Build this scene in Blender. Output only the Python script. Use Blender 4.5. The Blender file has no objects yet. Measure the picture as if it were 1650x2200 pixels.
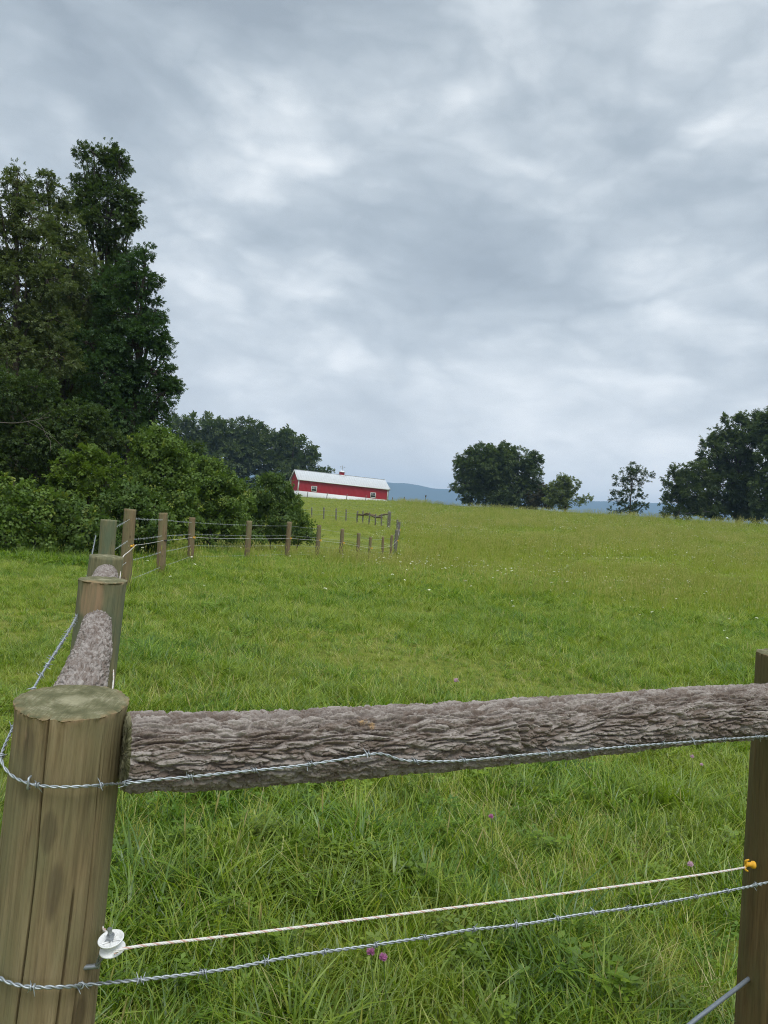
import bpy, math, random
import numpy as np
from mathutils import Vector, Matrix

random.seed(4)
rng = np.random.default_rng(11)
PI = math.pi
SC = bpy.context.scene
COL = SC.collection

# ------------------------------------------------------------------ camera frame
EYE, FPX = 1.65, 1650.0
ROLL, PITCH = math.radians(5.5), math.radians(0.656)
FW = np.array([0, math.cos(PITCH), math.sin(PITCH)])
U0 = np.array([0, -math.sin(PITCH), math.cos(PITCH)])
CR = math.cos(ROLL) * np.array([1., 0, 0]) + math.sin(ROLL) * U0
CU = -math.sin(ROLL) * np.array([1., 0, 0]) + math.cos(ROLL) * U0

def ray(px, py):
    return (px - 825) / FPX * CR + (1100 - py) / FPX * CU + FW

def at(px, py, Y):
    d = ray(px, py)
    d = d * (Y / d[1])
    return np.array([d[0], d[1], EYE + d[2]])

# ------------------------------------------------------------------ noise
_g = np.random.default_rng(3)
_perm = np.concatenate([_g.permutation(256)] * 3).astype(np.int64)
_grad = _g.normal(size=(256, 3)); _grad /= np.linalg.norm(_grad, axis=1)[:, None]

def perlin(P, seed=0):
    P = np.asarray(P, float) + seed * 17.31
    i = np.floor(P).astype(np.int64); f = P - i; i &= 255
    u = f * f * f * (f * (f * 6 - 15) + 10)
    out = 0.0
    for dx in (0, 1):
        wx = u[..., 0] if dx else 1 - u[..., 0]
        for dy in (0, 1):
            wy = u[..., 1] if dy else 1 - u[..., 1]
            for dz in (0, 1):
                wz = u[..., 2] if dz else 1 - u[..., 2]
                h = _perm[_perm[_perm[(i[..., 0] + dx) & 255] + ((i[..., 1] + dy) & 255)] + ((i[..., 2] + dz) & 255)]
                g = _grad[h]
                out = out + wx * wy * wz * (g[..., 0] * (f[..., 0] - dx) + g[..., 1] * (f[..., 1] - dy) + g[..., 2] * (f[..., 2] - dz))
    return out * 1.5

def fbm(P, octs=4, seed=0, gain=.5):
    P = np.asarray(P, float); a, s = 1.0, 0.0
    for k in range(octs):
        s = s + a * perlin(P * 2 ** k, seed + k); a *= gain
    return s

def worley(P, seed=0):
    """nearest and second nearest cell distance, a random value of the nearest cell and the offset to it"""
    P = P + seed * 7.77; i0 = np.floor(P).astype(np.int64); sh = P.shape[:-1]
    d1 = np.full(sh, 9.); d2 = np.full(sh, 9.); idv = np.zeros(sh); off = np.zeros(sh)
    for dx in (-1, 0, 1):
        for dy in (-1, 0, 1):
            for dz in (-1, 0, 1):
                c = i0 + (dx, dy, dz)
                h = _perm[_perm[_perm[c[..., 0] & 255] + (c[..., 1] & 255)] + (c[..., 2] & 255)]
                q = c + .5 + _grad[h] * .48
                v = P - q; d = np.sqrt((v * v).sum(-1))
                n = d < d1
                d2 = np.where(n, d1, np.minimum(d2, d)); off = np.where(n, v[..., 0], off); idv = np.where(n, h / 255., idv); d1 = np.where(n, d, d1)
    return d1, d2, idv, off

def sstep(a, b, x):
    t = np.clip((x - a) / (b - a), 0, 1)
    return t * t * (3 - 2 * t)

# ------------------------------------------------------------------ terrain
def crest_y(x):
    return np.maximum(165 - 1.25 * 8 * np.log1p(np.exp(np.clip(x / 8, -40, 40))) + 5.5, 72)

def crest_h(x):
    return 5.55 + .42 * np.exp(-((x - 3) / 8.5) ** 2) + .40 * sstep(0, 25, x) - .45 * sstep(0, -25, x)

def H(x, y):
    x = np.asarray(x, float); y = np.asarray(y, float)
    yc = crest_y(x); hc = crest_h(x)
    p = np.clip(y / yc, 0, 1)
    e = 2.2 - .7 * sstep(0, 20, x)
    z = hc * p ** e
    z = z - .85 * np.exp(-((x - 1) / 13) ** 2 - ((y - 42) / 12) ** 2)
    flat = 60 * sstep(12, -4, x) + 4
    d = np.maximum(y - yc - flat, 0)
    z = z - 45 * (1 - np.exp(-d * .075 / 45))
    P = np.stack([x / 6, y / 6, x * 0], -1)
    amp = .07 + .25 * sstep(300, 900, np.hypot(x, y))
    z = z + amp * fbm(P, 2, 5) * sstep(0, 4, np.abs(y) + np.abs(x))
    return z

def Hs(x, y):
    return float(H(np.array([x]), np.array([y]))[0])

# ------------------------------------------------------------------ mesh helpers
def link(o, parent=None):
    COL.objects.link(o)
    if parent is not None:
        o.parent = parent
    return o

def tag(o, label=None, cat=None, group=None, kind=None):
    if label: o['label'] = label
    if cat: o['category'] = cat
    if group: o['group'] = group
    if kind: o['kind'] = kind
    return o

def empty(name, loc):
    o = bpy.data.objects.new(name, None); o.location = loc
    o.empty_display_size = .1
    return link(o)

class MB:
    """collects vertices and faces of one mesh"""
    def __init__(s):
        s.v, s.f, s.mi, s.n = [], [], [], 0
        s.attr = {}
    def add(s, V, F, mi=0, **attrs):
        V = np.asarray(V, float).reshape(-1, 3)
        for f in (F if isinstance(F, list) else [F]):
            f = np.asarray(f, np.int64)
            s.f.append(f + s.n); s.mi.append(np.full(len(f), mi, np.int32))
        s.v.append(V); s.n += len(V)
        for k, a in attrs.items():
            s.attr.setdefault(k, []).append(np.broadcast_to(np.asarray(a, np.float32), (len(V),)))
    def box(s, c, size, R=None, mi=0):
        sx, sy, sz = np.asarray(size) / 2
        V = np.array([[-sx, -sy, -sz], [sx, -sy, -sz], [sx, sy, -sz], [-sx, sy, -sz], [-sx, -sy, sz], [sx, -sy, sz], [sx, sy, sz], [-sx, sy, sz]])
        if R is not None: V = V @ np.asarray(R).T
        s.add(V + np.asarray(c), np.array([[0, 3, 2, 1], [4, 5, 6, 7], [0, 1, 5, 4], [1, 2, 6, 5], [2, 3, 7, 6], [3, 0, 4, 7]]), mi)
    def tube(s, pts, rad, sides=8, caps=True, mi=0, **attrs):
        V, F = tube(pts, rad, sides)
        s.add(V, F, mi, **attrs)
        if caps:
            n = len(V)
            s.add(V[:sides], [np.arange(sides)[::-1][None, :]], mi, **attrs)
            s.add(V[n - sides:], [np.arange(sides)[None, :]], mi, **attrs)
    def build(s, name, mats, parent=None, smooth=False, origin=None):
        V = np.concatenate(s.v)
        if origin is not None: V = V - np.asarray(origin)
        me = bpy.data.meshes.new(name)
        me.vertices.add(len(V)); me.vertices.foreach_set('co', V.astype(np.float32).ravel())
        tot = np.concatenate([np.full(len(f), f.shape[1], np.int32) for f in s.f])
        idx = np.concatenate([f.ravel() for f in s.f]).astype(np.int32)
        me.loops.add(len(idx)); me.loops.foreach_set('vertex_index', idx)
        me.polygons.add(len(tot))
        me.polygons.foreach_set('loop_start', np.concatenate([[0], np.cumsum(tot)[:-1]]).astype(np.int32))
        for m in (mats if isinstance(mats, (list, tuple)) else [mats]):
            me.materials.append(m)
        me.polygons.foreach_set('material_index', np.concatenate(s.mi))
        if smooth: me.polygons.foreach_set('use_smooth', np.ones(len(tot), bool))
        for k, a in s.attr.items():
            a = np.concatenate(a)
            at_ = me.attributes.new(k, 'FLOAT', 'POINT'); at_.data.foreach_set('value', a)
        me.update(calc_edges=True)
        o = bpy.data.objects.new(name, me)
        if origin is not None and parent is None: o.location = origin
        return link(o, parent)

def tube(pts, rad, sides=8):
    P = np.asarray(pts, float); n = len(P)
    rad = np.broadcast_to(np.asarray(rad, float), (n,))
    T = np.gradient(P, axis=0); T /= np.linalg.norm(T, axis=1)[:, None] + 1e-12
    a = np.array([0, 0, 1.]) if abs(T[0, 2]) < .9 else np.array([1., 0, 0])
    N = np.cross(T[0], a); N /= np.linalg.norm(N)
    Ns = [N]
    for i in range(1, n):
        N = N - T[i] * N.dot(T[i]); N /= np.linalg.norm(N) + 1e-12; Ns.append(N)
    Ns = np.array(Ns); B = np.cross(T, Ns)
    th = np.arange(sides) * 2 * PI / sides
    V = P[:, None] + rad[:, None, None] * (np.cos(th)[None, :, None] * Ns[:, None] + np.sin(th)[None, :, None] * B[:, None])
    return V.reshape(-1, 3), grid_faces(n, sides)

def grid_faces(n, m, wrap=True):
    i = np.arange(n - 1)[:, None] * m; j = np.arange(m if wrap else m - 1)[None, :]; j2 = (j + 1) % m
    return np.stack([i + j, i + j2, i + m + j2, i + m + j], -1).reshape(-1, 4)

def smooth_path(pts, n):
    P = np.asarray(pts, float)
    d = np.concatenate([[0], np.cumsum(np.linalg.norm(np.diff(P, axis=0), axis=1))])
    t = np.linspace(0, d[-1], n)
    # Catmull-Rom through the points
    out = []
    for x in t:
        k = min(max(np.searchsorted(d, x) - 1, 0), len(P) - 2)
        u = (x - d[k]) / (d[k + 1] - d[k] + 1e-9)
        p0 = P[max(k - 1, 0)]; p1 = P[k]; p2 = P[k + 1]; p3 = P[min(k + 2, len(P) - 1)]
        out.append(.5 * ((2 * p1) + (p2 - p0) * u + (2 * p0 - 5 * p1 + 4 * p2 - p3) * u * u + (3 * p1 - p0 - 3 * p2 + p3) * u ** 3))
    return np.array(out)

# ------------------------------------------------------------------ materials
class NT:
    def __init__(s, name):
        s.m = bpy.data.materials.new(name); s.m.use_nodes = True
        s.t = s.m.node_tree; s.t.nodes.clear()
        s.out = s.t.nodes.new('ShaderNodeOutputMaterial')
    def n(s, typ, **kw):
        nd = s.t.nodes.new(typ)
        for k, v in kw.items(): setattr(nd, k, v)
        return nd
    def l(s, a, b): s.t.links.new(a, b)
    def coord(s, scale=(1, 1, 1), kind='Object', rand=False):
        if kind == 'Pos': c = s.n('ShaderNodeNewGeometry').outputs['Position']
        else: c = s.n('ShaderNodeTexCoord').outputs[kind]
        if rand:
            oi = s.n('ShaderNodeObjectInfo'); ad = s.n('ShaderNodeVectorMath', operation='MULTIPLY_ADD')
            cm = s.n('ShaderNodeCombineXYZ')
            for i in range(3): s.l(oi.outputs['Random'], cm.inputs[i])
            s.l(cm.outputs[0], ad.inputs[0]); ad.inputs[1].default_value = (37, 53, 71); s.l(c, ad.inputs[2]); c = ad.outputs[0]
        m = s.n('ShaderNodeVectorMath', operation='MULTIPLY'); s.l(c, m.inputs[0]); m.inputs[1].default_value = scale
        return m.outputs[0]
    def noise(s, vec, scale=1, detail=4, rough=.55, dist=0):
        nd = s.n('ShaderNodeTexNoise'); s.l(vec, nd.inputs['Vector'])
        nd.inputs['Scale'].default_value = scale; nd.inputs['Detail'].default_value = detail
        nd.inputs['Roughness'].default_value = rough; nd.inputs['Distortion'].default_value = dist
        return nd.outputs['Fac']
    def ramp(s, fac, stops, interp='LINEAR'):
        r = s.n('ShaderNodeValToRGB'); s.l(fac, r.inputs[0]); e = r.color_ramp.elements
        r.color_ramp.interpolation = interp
        while len(e) < len(stops): e.new(.5)
        for k, (p, c) in enumerate(stops):
            e[k].position = p; e[k].color = (*c, 1) if len(c) == 3 else c
        return r.outputs[0]
    def mix(s, fac, a, b, mode='MIX'):
        m = s.n('ShaderNodeMix', data_type='RGBA', blend_type=mode)
        for sock, v in ((m.inputs[0], fac), (m.inputs[6], a), (m.inputs[7], b)):
            if hasattr(v, 'is_output'): s.l(v, sock)
            elif isinstance(v, (int, float)): sock.default_value = v
            else: sock.default_value = (*v, 1)
        return m.outputs[2]
    def math(s, op, a, b=None, c=None, clamp=False):
        m = s.n('ShaderNodeMath', operation=op); m.use_clamp = clamp
        for k, v in enumerate((a, b, c)):
            if v is None: continue
            if hasattr(v, 'is_output'): s.l(v, m.inputs[k])
            else: m.inputs[k].default_value = v
        return m.outputs[0]
    def attr(s, name):
        a = s.n('ShaderNodeAttribute'); a.attribute_name = name
        return a.outputs['Fac']
    def bump(s, h, strength=.5, dist=.01):
        b = s.n('ShaderNodeBump'); b.inputs['Strength'].default_value = strength; b.inputs['Distance'].default_value = dist
        s.l(h, b.inputs['Height']); return b.outputs[0]
    def bsdf(s, col, rough=.8, metal=0, normal=None, spec=.3):
        p = s.n('ShaderNodeBsdfPrincipled')
        if hasattr(col, 'is_output'): s.l(col, p.inputs['Base Color'])
        else: p.inputs['Base Color'].default_value = (*col, 1)
        if hasattr(rough, 'is_output'): s.l(rough, p.inputs['Roughness'])
        else: p.inputs['Roughness'].default_value = rough
        p.inputs['Metallic'].default_value = metal
        p.inputs['Specular IOR Level'].default_value = spec
        if normal is not None: s.l(normal, p.inputs['Normal'])
        s.l(p.outputs[0], s.out.inputs[0]); return s.m
    def leaf(s, col, trans=.35, rough=.5, gloss=.02):
        d = s.n('ShaderNodeBsdfDiffuse'); t = s.n('ShaderNodeBsdfTranslucent'); g = s.n('ShaderNodeBsdfGlossy')
        g.inputs['Roughness'].default_value = rough; g.inputs['Color'].default_value = (.8, .85, .9, 1)
        s.l(col, d.inputs[0])
        tc = s.mix(1.0, col, (1.15, 1.25, .55), 'MULTIPLY'); s.l(tc, t.inputs[0])
        m = s.n('ShaderNodeMixShader'); m.inputs[0].default_value = trans; s.l(d.outputs[0], m.inputs[1]); s.l(t.outputs[0], m.inputs[2])
        m2 = s.n('ShaderNodeMixShader'); m2.inputs[0].default_value = gloss; s.l(m.outputs[0], m2.inputs[1]); s.l(g.outputs[0], m2.inputs[2])
        s.l(m2.outputs[0], s.out.inputs[0]); return s.m

def plain(name, col, rough=.6, metal=0, var=.15, scale=20):
    t = NT(name)
    f = t.noise(t.coord(), scale, 4)
    c = t.mix(f, tuple(x * (1 - var) for x in col), tuple(min(x * (1 + var), 1) for x in col))
    return t.bsdf(c, rough, metal)

def leaf_mat(name, dark, light, odd=None, trans=.3, gloss=.015):
    t = NT(name)
    a = t.attr('tint')
    stops = [(0, dark), (.8, light)]
    if odd: stops += [(.93, light), (1, odd)]
    c = t.ramp(a, stops)
    n = t.noise(t.coord(kind='Pos'), .5, 2)
    c = t.mix(t.math('MULTIPLY', n, .5), c, tuple(.6 * d + .4 * l for d, l in zip(dark, light)))
    return t.leaf(c, trans, .45, gloss)

M = {}
M['oak'] = leaf_mat('oak_leaves', (.038, .064, .020), (.085, .122, .036), trans=.3)
M['oak_far'] = leaf_mat('far_oak_leaves', (.052, .082, .030), (.118, .156, .054))
M['oak_dark'] = leaf_mat('dark_leaves', (.042, .074, .023), (.104, .148, .047), (.15, .13, .05))
M['locust'] = leaf_mat('locust_leaves', (.034, .072, .026), (.086, .146, .050))
M['walnut'] = leaf_mat('walnut_leaves', (.075, .105, .040), (.165, .198, .078), (.20, .145, .07))
M['vine'] = leaf_mat('vine_leaves', (.064, .116, .022), (.160, .236, .042), (.28, .31, .06))
M['vine_dark'] = leaf_mat('dark_vine_leaves', (.052, .100, .022), (.124, .186, .038), (.20, .22, .045))
M['sumac'] = leaf_mat('sumac_leaves', (.075, .13, .022), (.16, .22, .04))
M['rust'] = leaf_mat('russet_leaves', (.055, .055, .028), (.10, .085, .045))
M['pale'] = leaf_mat('pale_tree_leaves', (.10, .135, .036), (.20, .24, .08))

t = NT('tree_bark')
v = t.coord((1, 1, .25), kind='Pos')
f = t.noise(v, 14, 5, .65)
M['bark'] = t.bsdf(t.ramp(f, [(.3, (.035, .028, .022)), (.7, (.095, .08, .065))]), .9, normal=t.bump(f, .6, .02))
t = NT('pale_tree_bark'); v = t.coord((1, 1, .3), kind='Pos'); f = t.noise(v, 6, 5, .65)
M['pale_bark'] = t.bsdf(t.ramp(f, [(.3, (.14, .125, .11)), (.7, (.33, .31, .28))]), .9)

# log bark: greyish plates with warmer inner bark and pale abrasions
t = NT('log_bark')
v = t.coord((1, 1, 1), kind='Generated')
p = t.coord(kind='Object')
f1 = t.noise(p, 9, 5, .6); f2 = t.noise(p, 60, 4, .7); f3 = t.noise(p, 260, 3, .7)
c = t.ramp(f1, [(.3, (.175, .146, .126)), (.5, (.265, .226, .200)), (.72, (.37, .328, .297))])
c = t.mix(t.ramp(f2, [(.45, (0, 0, 0)), (.75, (1, 1, 1))]), c, (.29, .252, .226))
c = t.mix(t.math('MULTIPLY', t.ramp(f3, [(.35, (1, 1, 1)), (.55, (0, 0, 0))]), .45), c, (.09, .065, .052))
c = t.mix(t.ramp(t.attr('strata'), [(.25, (.75, .75, .75)), (.5, (.15, .15, .15)), (.6, (0, 0, 0))]), c, (.150, .112, .088))
c = t.mix(t.ramp(t.attr('strata'), [(.55, (0, 0, 0)), (.85, (.8, .8, .8))]), c, (.345, .303, .270))
w = t.attr('wound')
c = t.mix(t.math('MULTIPLY', w, t.ramp(f3, [(.42, (0, 0, 0)), (.55, (1, 1, 1))])), c, (.42, .27, .13))
M['log'] = t.bsdf(c, .92, normal=t.bump(t.math('ADD', f2, f3), .45, .003), spec=.15)

def wood_mat(name, dark, mid, light, green, streak=1.0):
    t = NT(name)
    v = t.coord((1, 1, .05), kind='Object', rand=True)
    v2 = t.coord((1, 1, .3), kind='Object', rand=True)
    g1 = t.noise(v, 60, 7, .68, .3); g2 = t.noise(v2, 7, 4, .6, .4); g3 = t.noise(v, 150, 3, .6)
    c = t.ramp(g1, [(.28, dark), (.5, mid), (.75, light)])
    c = t.mix(t.ramp(g2, [(.42, (0, 0, 0)), (.66, (1, 1, 1))]), c, green)
    g4 = t.noise(t.coord((1, 1, .025), kind='Object', rand=True), 320, 2, .5)
    c = t.mix(t.math('MULTIPLY', t.ramp(g3, [(.33, (1, 1, 1)), (.45, (0, 0, 0))]), .28), c, tuple(x * .5 for x in dark))
    c = t.mix(t.math('MULTIPLY', t.ramp(g4, [(.36, (1, 1, 1)), (.44, (0, 0, 0))]), .22), c, tuple(x * .45 for x in dark))
    kn = t.n('ShaderNodeTexVoronoi'); kn.inputs['Scale'].default_value = 9; t.l(t.coord((1, 1, .42), kind='Object', rand=True), kn.inputs['Vector'])
    kd = t.math('ADD', kn.outputs['Distance'], t.math('MULTIPLY', g2, .14))
    c = t.mix(t.math('MULTIPLY', t.ramp(kd, [(.15, (1, 1, 1)), (.24, (0, 0, 0))]), .75), c, tuple(x * .6 for x in dark))
    c = t.mix(t.math('MULTIPLY', t.math('MULTIPLY', t.attr('stain'), t.ramp(g2, [(.3, (1, 1, 1)), (.7, (.45, .45, .45))])), .62), c, (.05, .038, .026))
    c = t.mix(t.attr('resin'), c, (.36, .17, .04))
    c = t.mix(t.math('MULTIPLY', t.attr('fresh'), t.ramp(g1, [(.3, (.25, .25, .25)), (.6, (.85, .85, .85))])), c, (.36, .235, .14))
    h = t.math('ADD', g1, t.math('MULTIPLY', g3, .6))
    return t.bsdf(c, .85, normal=t.bump(h, .8, .005), spec=.2)
M['post_near'] = wood_mat('treated_post_wood', (.122, .088, .046), (.238, .178, .094), (.335, .265, .152), (.192, .178, .092))
M['post_line'] = wood_mat('line_post_wood', (.110, .076, .042), (.205, .145, .082), (.29, .22, .13), (.19, .172, .09))
M['post_green'] = wood_mat('green_post_wood', (.11, .10, .055), (.19, .175, .095), (.30, .245, .14), (.13, .155, .095))
M['post_dark'] = wood_mat('dark_post_wood', (.068, .043, .018), (.135, .088, .036), (.195, .135, .062), (.11, .094, .038))
M['post_grey'] = wood_mat('grey_post_wood', (.10, .085, .065), (.17, .15, .12), (.25, .22, .18), (.17, .165, .12))

t = NT('sawn_end_grain')
p = t.coord(kind='Object')
ln = t.n('ShaderNodeVectorMath', operation='LENGTH'); t.l(t.coord((1, 1, 0)), ln.inputs[0])
wob = t.noise(p, 14, 3)
rr = t.math('ADD', ln.outputs['Value'], t.math('MULTIPLY', wob, .012))
rings = t.math('SINE', t.math('MULTIPLY', rr, 620))
saw = t.noise(t.coord((10, 1, 1)), 22, 3, .7)
f = t.noise(p, 26, 5, .6)
c = t.ramp(f, [(.32, (.075, .078, .036)), (.5, (.165, .158, .085)), (.68, (.30, .275, .175))])
c = t.mix(t.math('MULTIPLY', t.math('ADD', rings, 1), .17), c, (.12, .10, .05))
c = t.mix(t.math('MULTIPLY', t.ramp(saw, [(.42, (1, 1, 1)), (.55, (0, 0, 0))]), .5), c, (.10, .095, .048))
core = t.ramp(t.math('DIVIDE', rr, .11), [(.0, (1, 1, 1)), (.22, (.85, .85, .85)), (.36, (0, 0, 0))])
c = t.mix(t.math('MULTIPLY', core, .6), c, (.36, .33, .21))
c = t.mix(t.attr('fresh'), c, (.24, .175, .09))
M['end'] = t.bsdf(c, .9, normal=t.bump(saw, .8, .005), spec=.15)

M['wire'] = plain('galvanised_wire', (.40, .43, .45), .45, .7, .3, 260)
M['wire_pale'] = plain('pale_fence_wire', (.55, .58, .58), .5, .3, .1, 40)
M['cable'] = plain('dull_brace_cable', (.20, .225, .25), .5, .6, .2, 60)
M['rope'] = plain('white_polyrope', (.74, .71, .66), .8, 0, .08, 200)
M['rope_red'] = plain('red_tracer', (.62, .40, .34), .8, 0, .1, 200)
M['white_plastic'] = plain('white_plastic', (.80, .80, .78), .4, 0, .04, 30)
M['bolt'] = plain('grey_steel_bolt', (.36, .38, .40), .45, .8, .2, 120)
M['yellow'] = plain('yellow_plastic', (.80, .42, .03), .45, 0, .08, 40)
M['dark_plastic'] = plain('black_plastic', (.02, .02, .02), .5)

# ------------------------------------------------------------------ ground
def axis(lo, hi, fine, n):
    s = np.linspace(-1, 1, n)
    k = 5.2
    a = np.sinh(s * k) / np.sinh(k)
    return np.where(a < 0, -a * lo, a * hi) + 0 * fine
xs = axis(-9000, 9000, 0, 331)
ys = axis(-1500, 7300, 0, 351)
# finer rows across the field itself
xs = np.unique(np.concatenate([xs, np.linspace(-45, 75, 121)])); ys = np.unique(np.concatenate([ys, np.linspace(1, 230, 150)]))
X, Y = np.meshgrid(xs, ys)
Z = H(X, Y)
mb = MB(); mb.add(np.stack([X, Y, Z], -1).reshape(-1, 3), grid_faces(len(ys), len(xs), False))
t = NT('pasture_soil_and_thatch')
p = t.coord(kind='Pos')
f1 = t.noise(p, .35, 5, .6); f2 = t.noise(p, 9, 6, .75); f3 = t.noise(p, .03, 3)
c = t.ramp(f2, [(.3, (.045, .06, .012)), (.5, (.11, .14, .02)), (.7, (.22, .23, .045))])
c = t.mix(t.ramp(f1, [(.4, (0, 0, 0)), (.65, (.75, .75, .75))]), c, (.21, .23, .04))
M['ground'] = t.bsdf(c, .95, normal=t.bump(f2, .8, .06), spec=.1)
g = mb.build('ground', M['ground'], smooth=True); tag(g, kind='structure')

# distant mountain ridges
def ridge(name, Yd, heights, depth, seed):
    pxs = np.linspace(-6500, 7500, 420)
    mb = MB(); rows = []
    base = -45
    hs = np.interp(pxs, *heights)
    hs = hs + 9 * fbm(np.stack([pxs / 330, pxs * 0, pxs * 0], -1), 5, seed)
    for k, (dy, fr) in enumerate(((-depth, 0), (-depth * .8, .18), (-depth * .55, .5), (-depth * .3, .8), (-depth * .1, .97), (0, 1), (depth * .3, .8), (depth, 0))):
        y = np.full_like(pxs, Yd + dy); n = fbm(np.stack([pxs / 260, y / 260, pxs * 0], -1), 4, seed + 3)
        rows.append(np.stack([pxs, y, base + fr * (hs - base) + (n * 26 * (0 < fr < 1))], -1))
    mb.add(np.concatenate(rows), grid_faces(len(rows), len(pxs), False))
    o = mb.build(name, M['forest'], smooth=True); tag(o, kind='structure'); return o
t = NT('forested_hillside'); f = t.noise(t.coord(kind='Pos'), .02, 5, .7)
M['forest'] = t.bsdf(t.ramp(f, [(.35, (.028, .042, .030)), (.65, (.045, .062, .042))]), .95, spec=.05)
ridge('mountain_ridge', 5600, ([-6500, -900, 0, 170, 350, 520, 1450, 1700, 2050, 3000, 7500], [300, 285, 284, 287, 273, 281, 291, 303, 323, 345, 300]), 900, 2)

# ------------------------------------------------------------------ grass built from scattered tufts
def blade(mb, base, h, w, az, lean, curl, tint, segs=3, r=random):
    d = np.array([math.cos(az), math.sin(az), 0]); sd = np.array([-math.sin(az), math.cos(az), 0])
    tw = r.uniform(-.6, .6)
    sd = sd * math.cos(tw) + d * math.sin(tw)
    V = []
    for k in range(segs + 1):
        u = k / segs
        out = h * (lean * u + curl * u * u)
        z = h * (u - .38 * curl * u ** 2.2)
        ww = w * (1 - u ** 1.6) * .5 + .0006
        c = base + d * out + np.array([0, 0, z])
        V += [c - sd * ww, c + sd * ww]
    F = np.array([[2 * k, 2 * k + 1, 2 * k + 3, 2 * k + 2] for k in range(segs)])
    mb.add(np.array(V), F, 0, tint=tint)

def disc_pts(n, R):
    a = rng.uniform(0, 2 * PI, n); r_ = R * np.sqrt(rng.uniform(0, 1, n))
    return np.stack([r_ * np.cos(a), r_ * np.sin(a), 0 * a], -1)

def tuft(name, mat, n, R, h, w, lean, curl, tints, seeds=0, seg=3):
    mb = MB()
    for b in disc_pts(n, R):
        az = math.atan2(b[1], b[0]) + random.gauss(0, 1.1)
        blade(mb, b, random.uniform(*h), random.uniform(*w), az, random.uniform(*lean), random.uniform(*curl), random.choice(tints) + random.uniform(-.06, .06), seg)
    for k in range(seeds):
        b = disc_pts(1, R)[0]; az = random.uniform(0, 2 * PI); L = random.uniform(h[1] * 1.0, h[1] * 1.5)
        top = b + np.array([math.cos(az) * L * .15, math.sin(az) * L * .15, L])
        s = w[0] * .35
        P = np.array([b, (b + top) / 2 + [0, 0, .02], top]); V, F = tube(P, [s, s * .8, s * .6], 3); mb.add(V, F, 0, tint=.80)
        hd = np.array([top, top + (top - b) * .10, top + (top - b) * .2]); V, F = tube(hd, [s, s * 3.2, s * .6], 4); mb.add(V, F, 0, tint=.90)
    o = mb.build(name, mat); COL.objects.unlink(o)
    return o

def broadleaf(name, mat, n, R, size):
    mb = MB()
    for b in disc_pts(n, R):
        L = random.uniform(*size); az = random.uniform(0, 2 * PI); h = random.uniform(.04, .16)
        for q in range(3):
            a = az + q * 2.1 + random.uniform(-.3, .3); d = np.array([math.cos(a), math.sin(a), random.uniform(-.1, .35)]); sd = np.array([-math.sin(a), math.cos(a), 0])
            c = b + [0, 0, h]
            V = np.array([c, c + d * L * .5 - sd * L * .32 + [0, 0, L * .08], c + d * L, c + d * L * .5 + sd * L * .32 + [0, 0, L * .08]])
            mb.add(V, np.array([[0, 1, 2, 3]]), 0, tint=random.uniform(.1, .45))
    o = mb.build(name, mat); COL.objects.unlink(o); return o

def grass_mat(name, stops, patch, patch_amt, patch_scale, trans=.4):
    t = NT(name)
    a = t.attr('tint')
    oi = t.n('ShaderNodeObjectInfo')
    a = t.math('ADD', a, t.math('MULTIPLY', t.math('SUBTRACT', oi.outputs['Random'], .5), .16))
    p = t.coord(kind='Pos')
    n = t.noise(p, patch_scale, 4, .6); n2 = t.noise(p, patch_scale * 5, 2, .5)
    a = t.math('ADD', a, t.math('MULTIPLY', t.math('SUBTRACT', n2, .5), .35))
    c = t.ramp(a, stops)
    n3 = t.noise(p, patch_scale * 3.3, 3, .6)
    c = t.mix(t.math('MULTIPLY', t.ramp(n, [(.38, (0, 0, 0)), (.68, (1, 1, 1))]), patch_amt), c, patch, 'MIX')
    c = t.mix(t.math('MULTIPLY', t.ramp(n3, [(.55, (0, 0, 0)), (.72, (1, 1, 1))]), patch_amt * .5), c, (.24, .21, .085), 'MIX')
    c = t.mix(t.math('MULTIPLY', t.ramp(n3, [(.28, (1, 1, 1)), (.42, (0, 0, 0))]), patch_amt * .7), c, (.08, .17, .018), 'MIX')
    return t.leaf(c, trans, .35, .03)

G_STOPS = [(0, (.043, .112, .013)), (.25, (.118, .222, .020)), (.5, (.250, .360, .030)), (.72, (.385, .440, .055)), (.88, (.45, .44, .11)), (1, (.60, .50, .26))]
M['grass'] = grass_mat('pasture_grass', G_STOPS, (.33, .365, .05), .5, .55)
M['meadow'] = grass_mat('meadow_grass', [(0, (.16, .235, .020)), (.4, (.285, .36, .030)), (.7, (.385, .415, .05)), (.9, (.56, .52, .18))], (.355, .41, .045), .5, .12)

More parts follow.
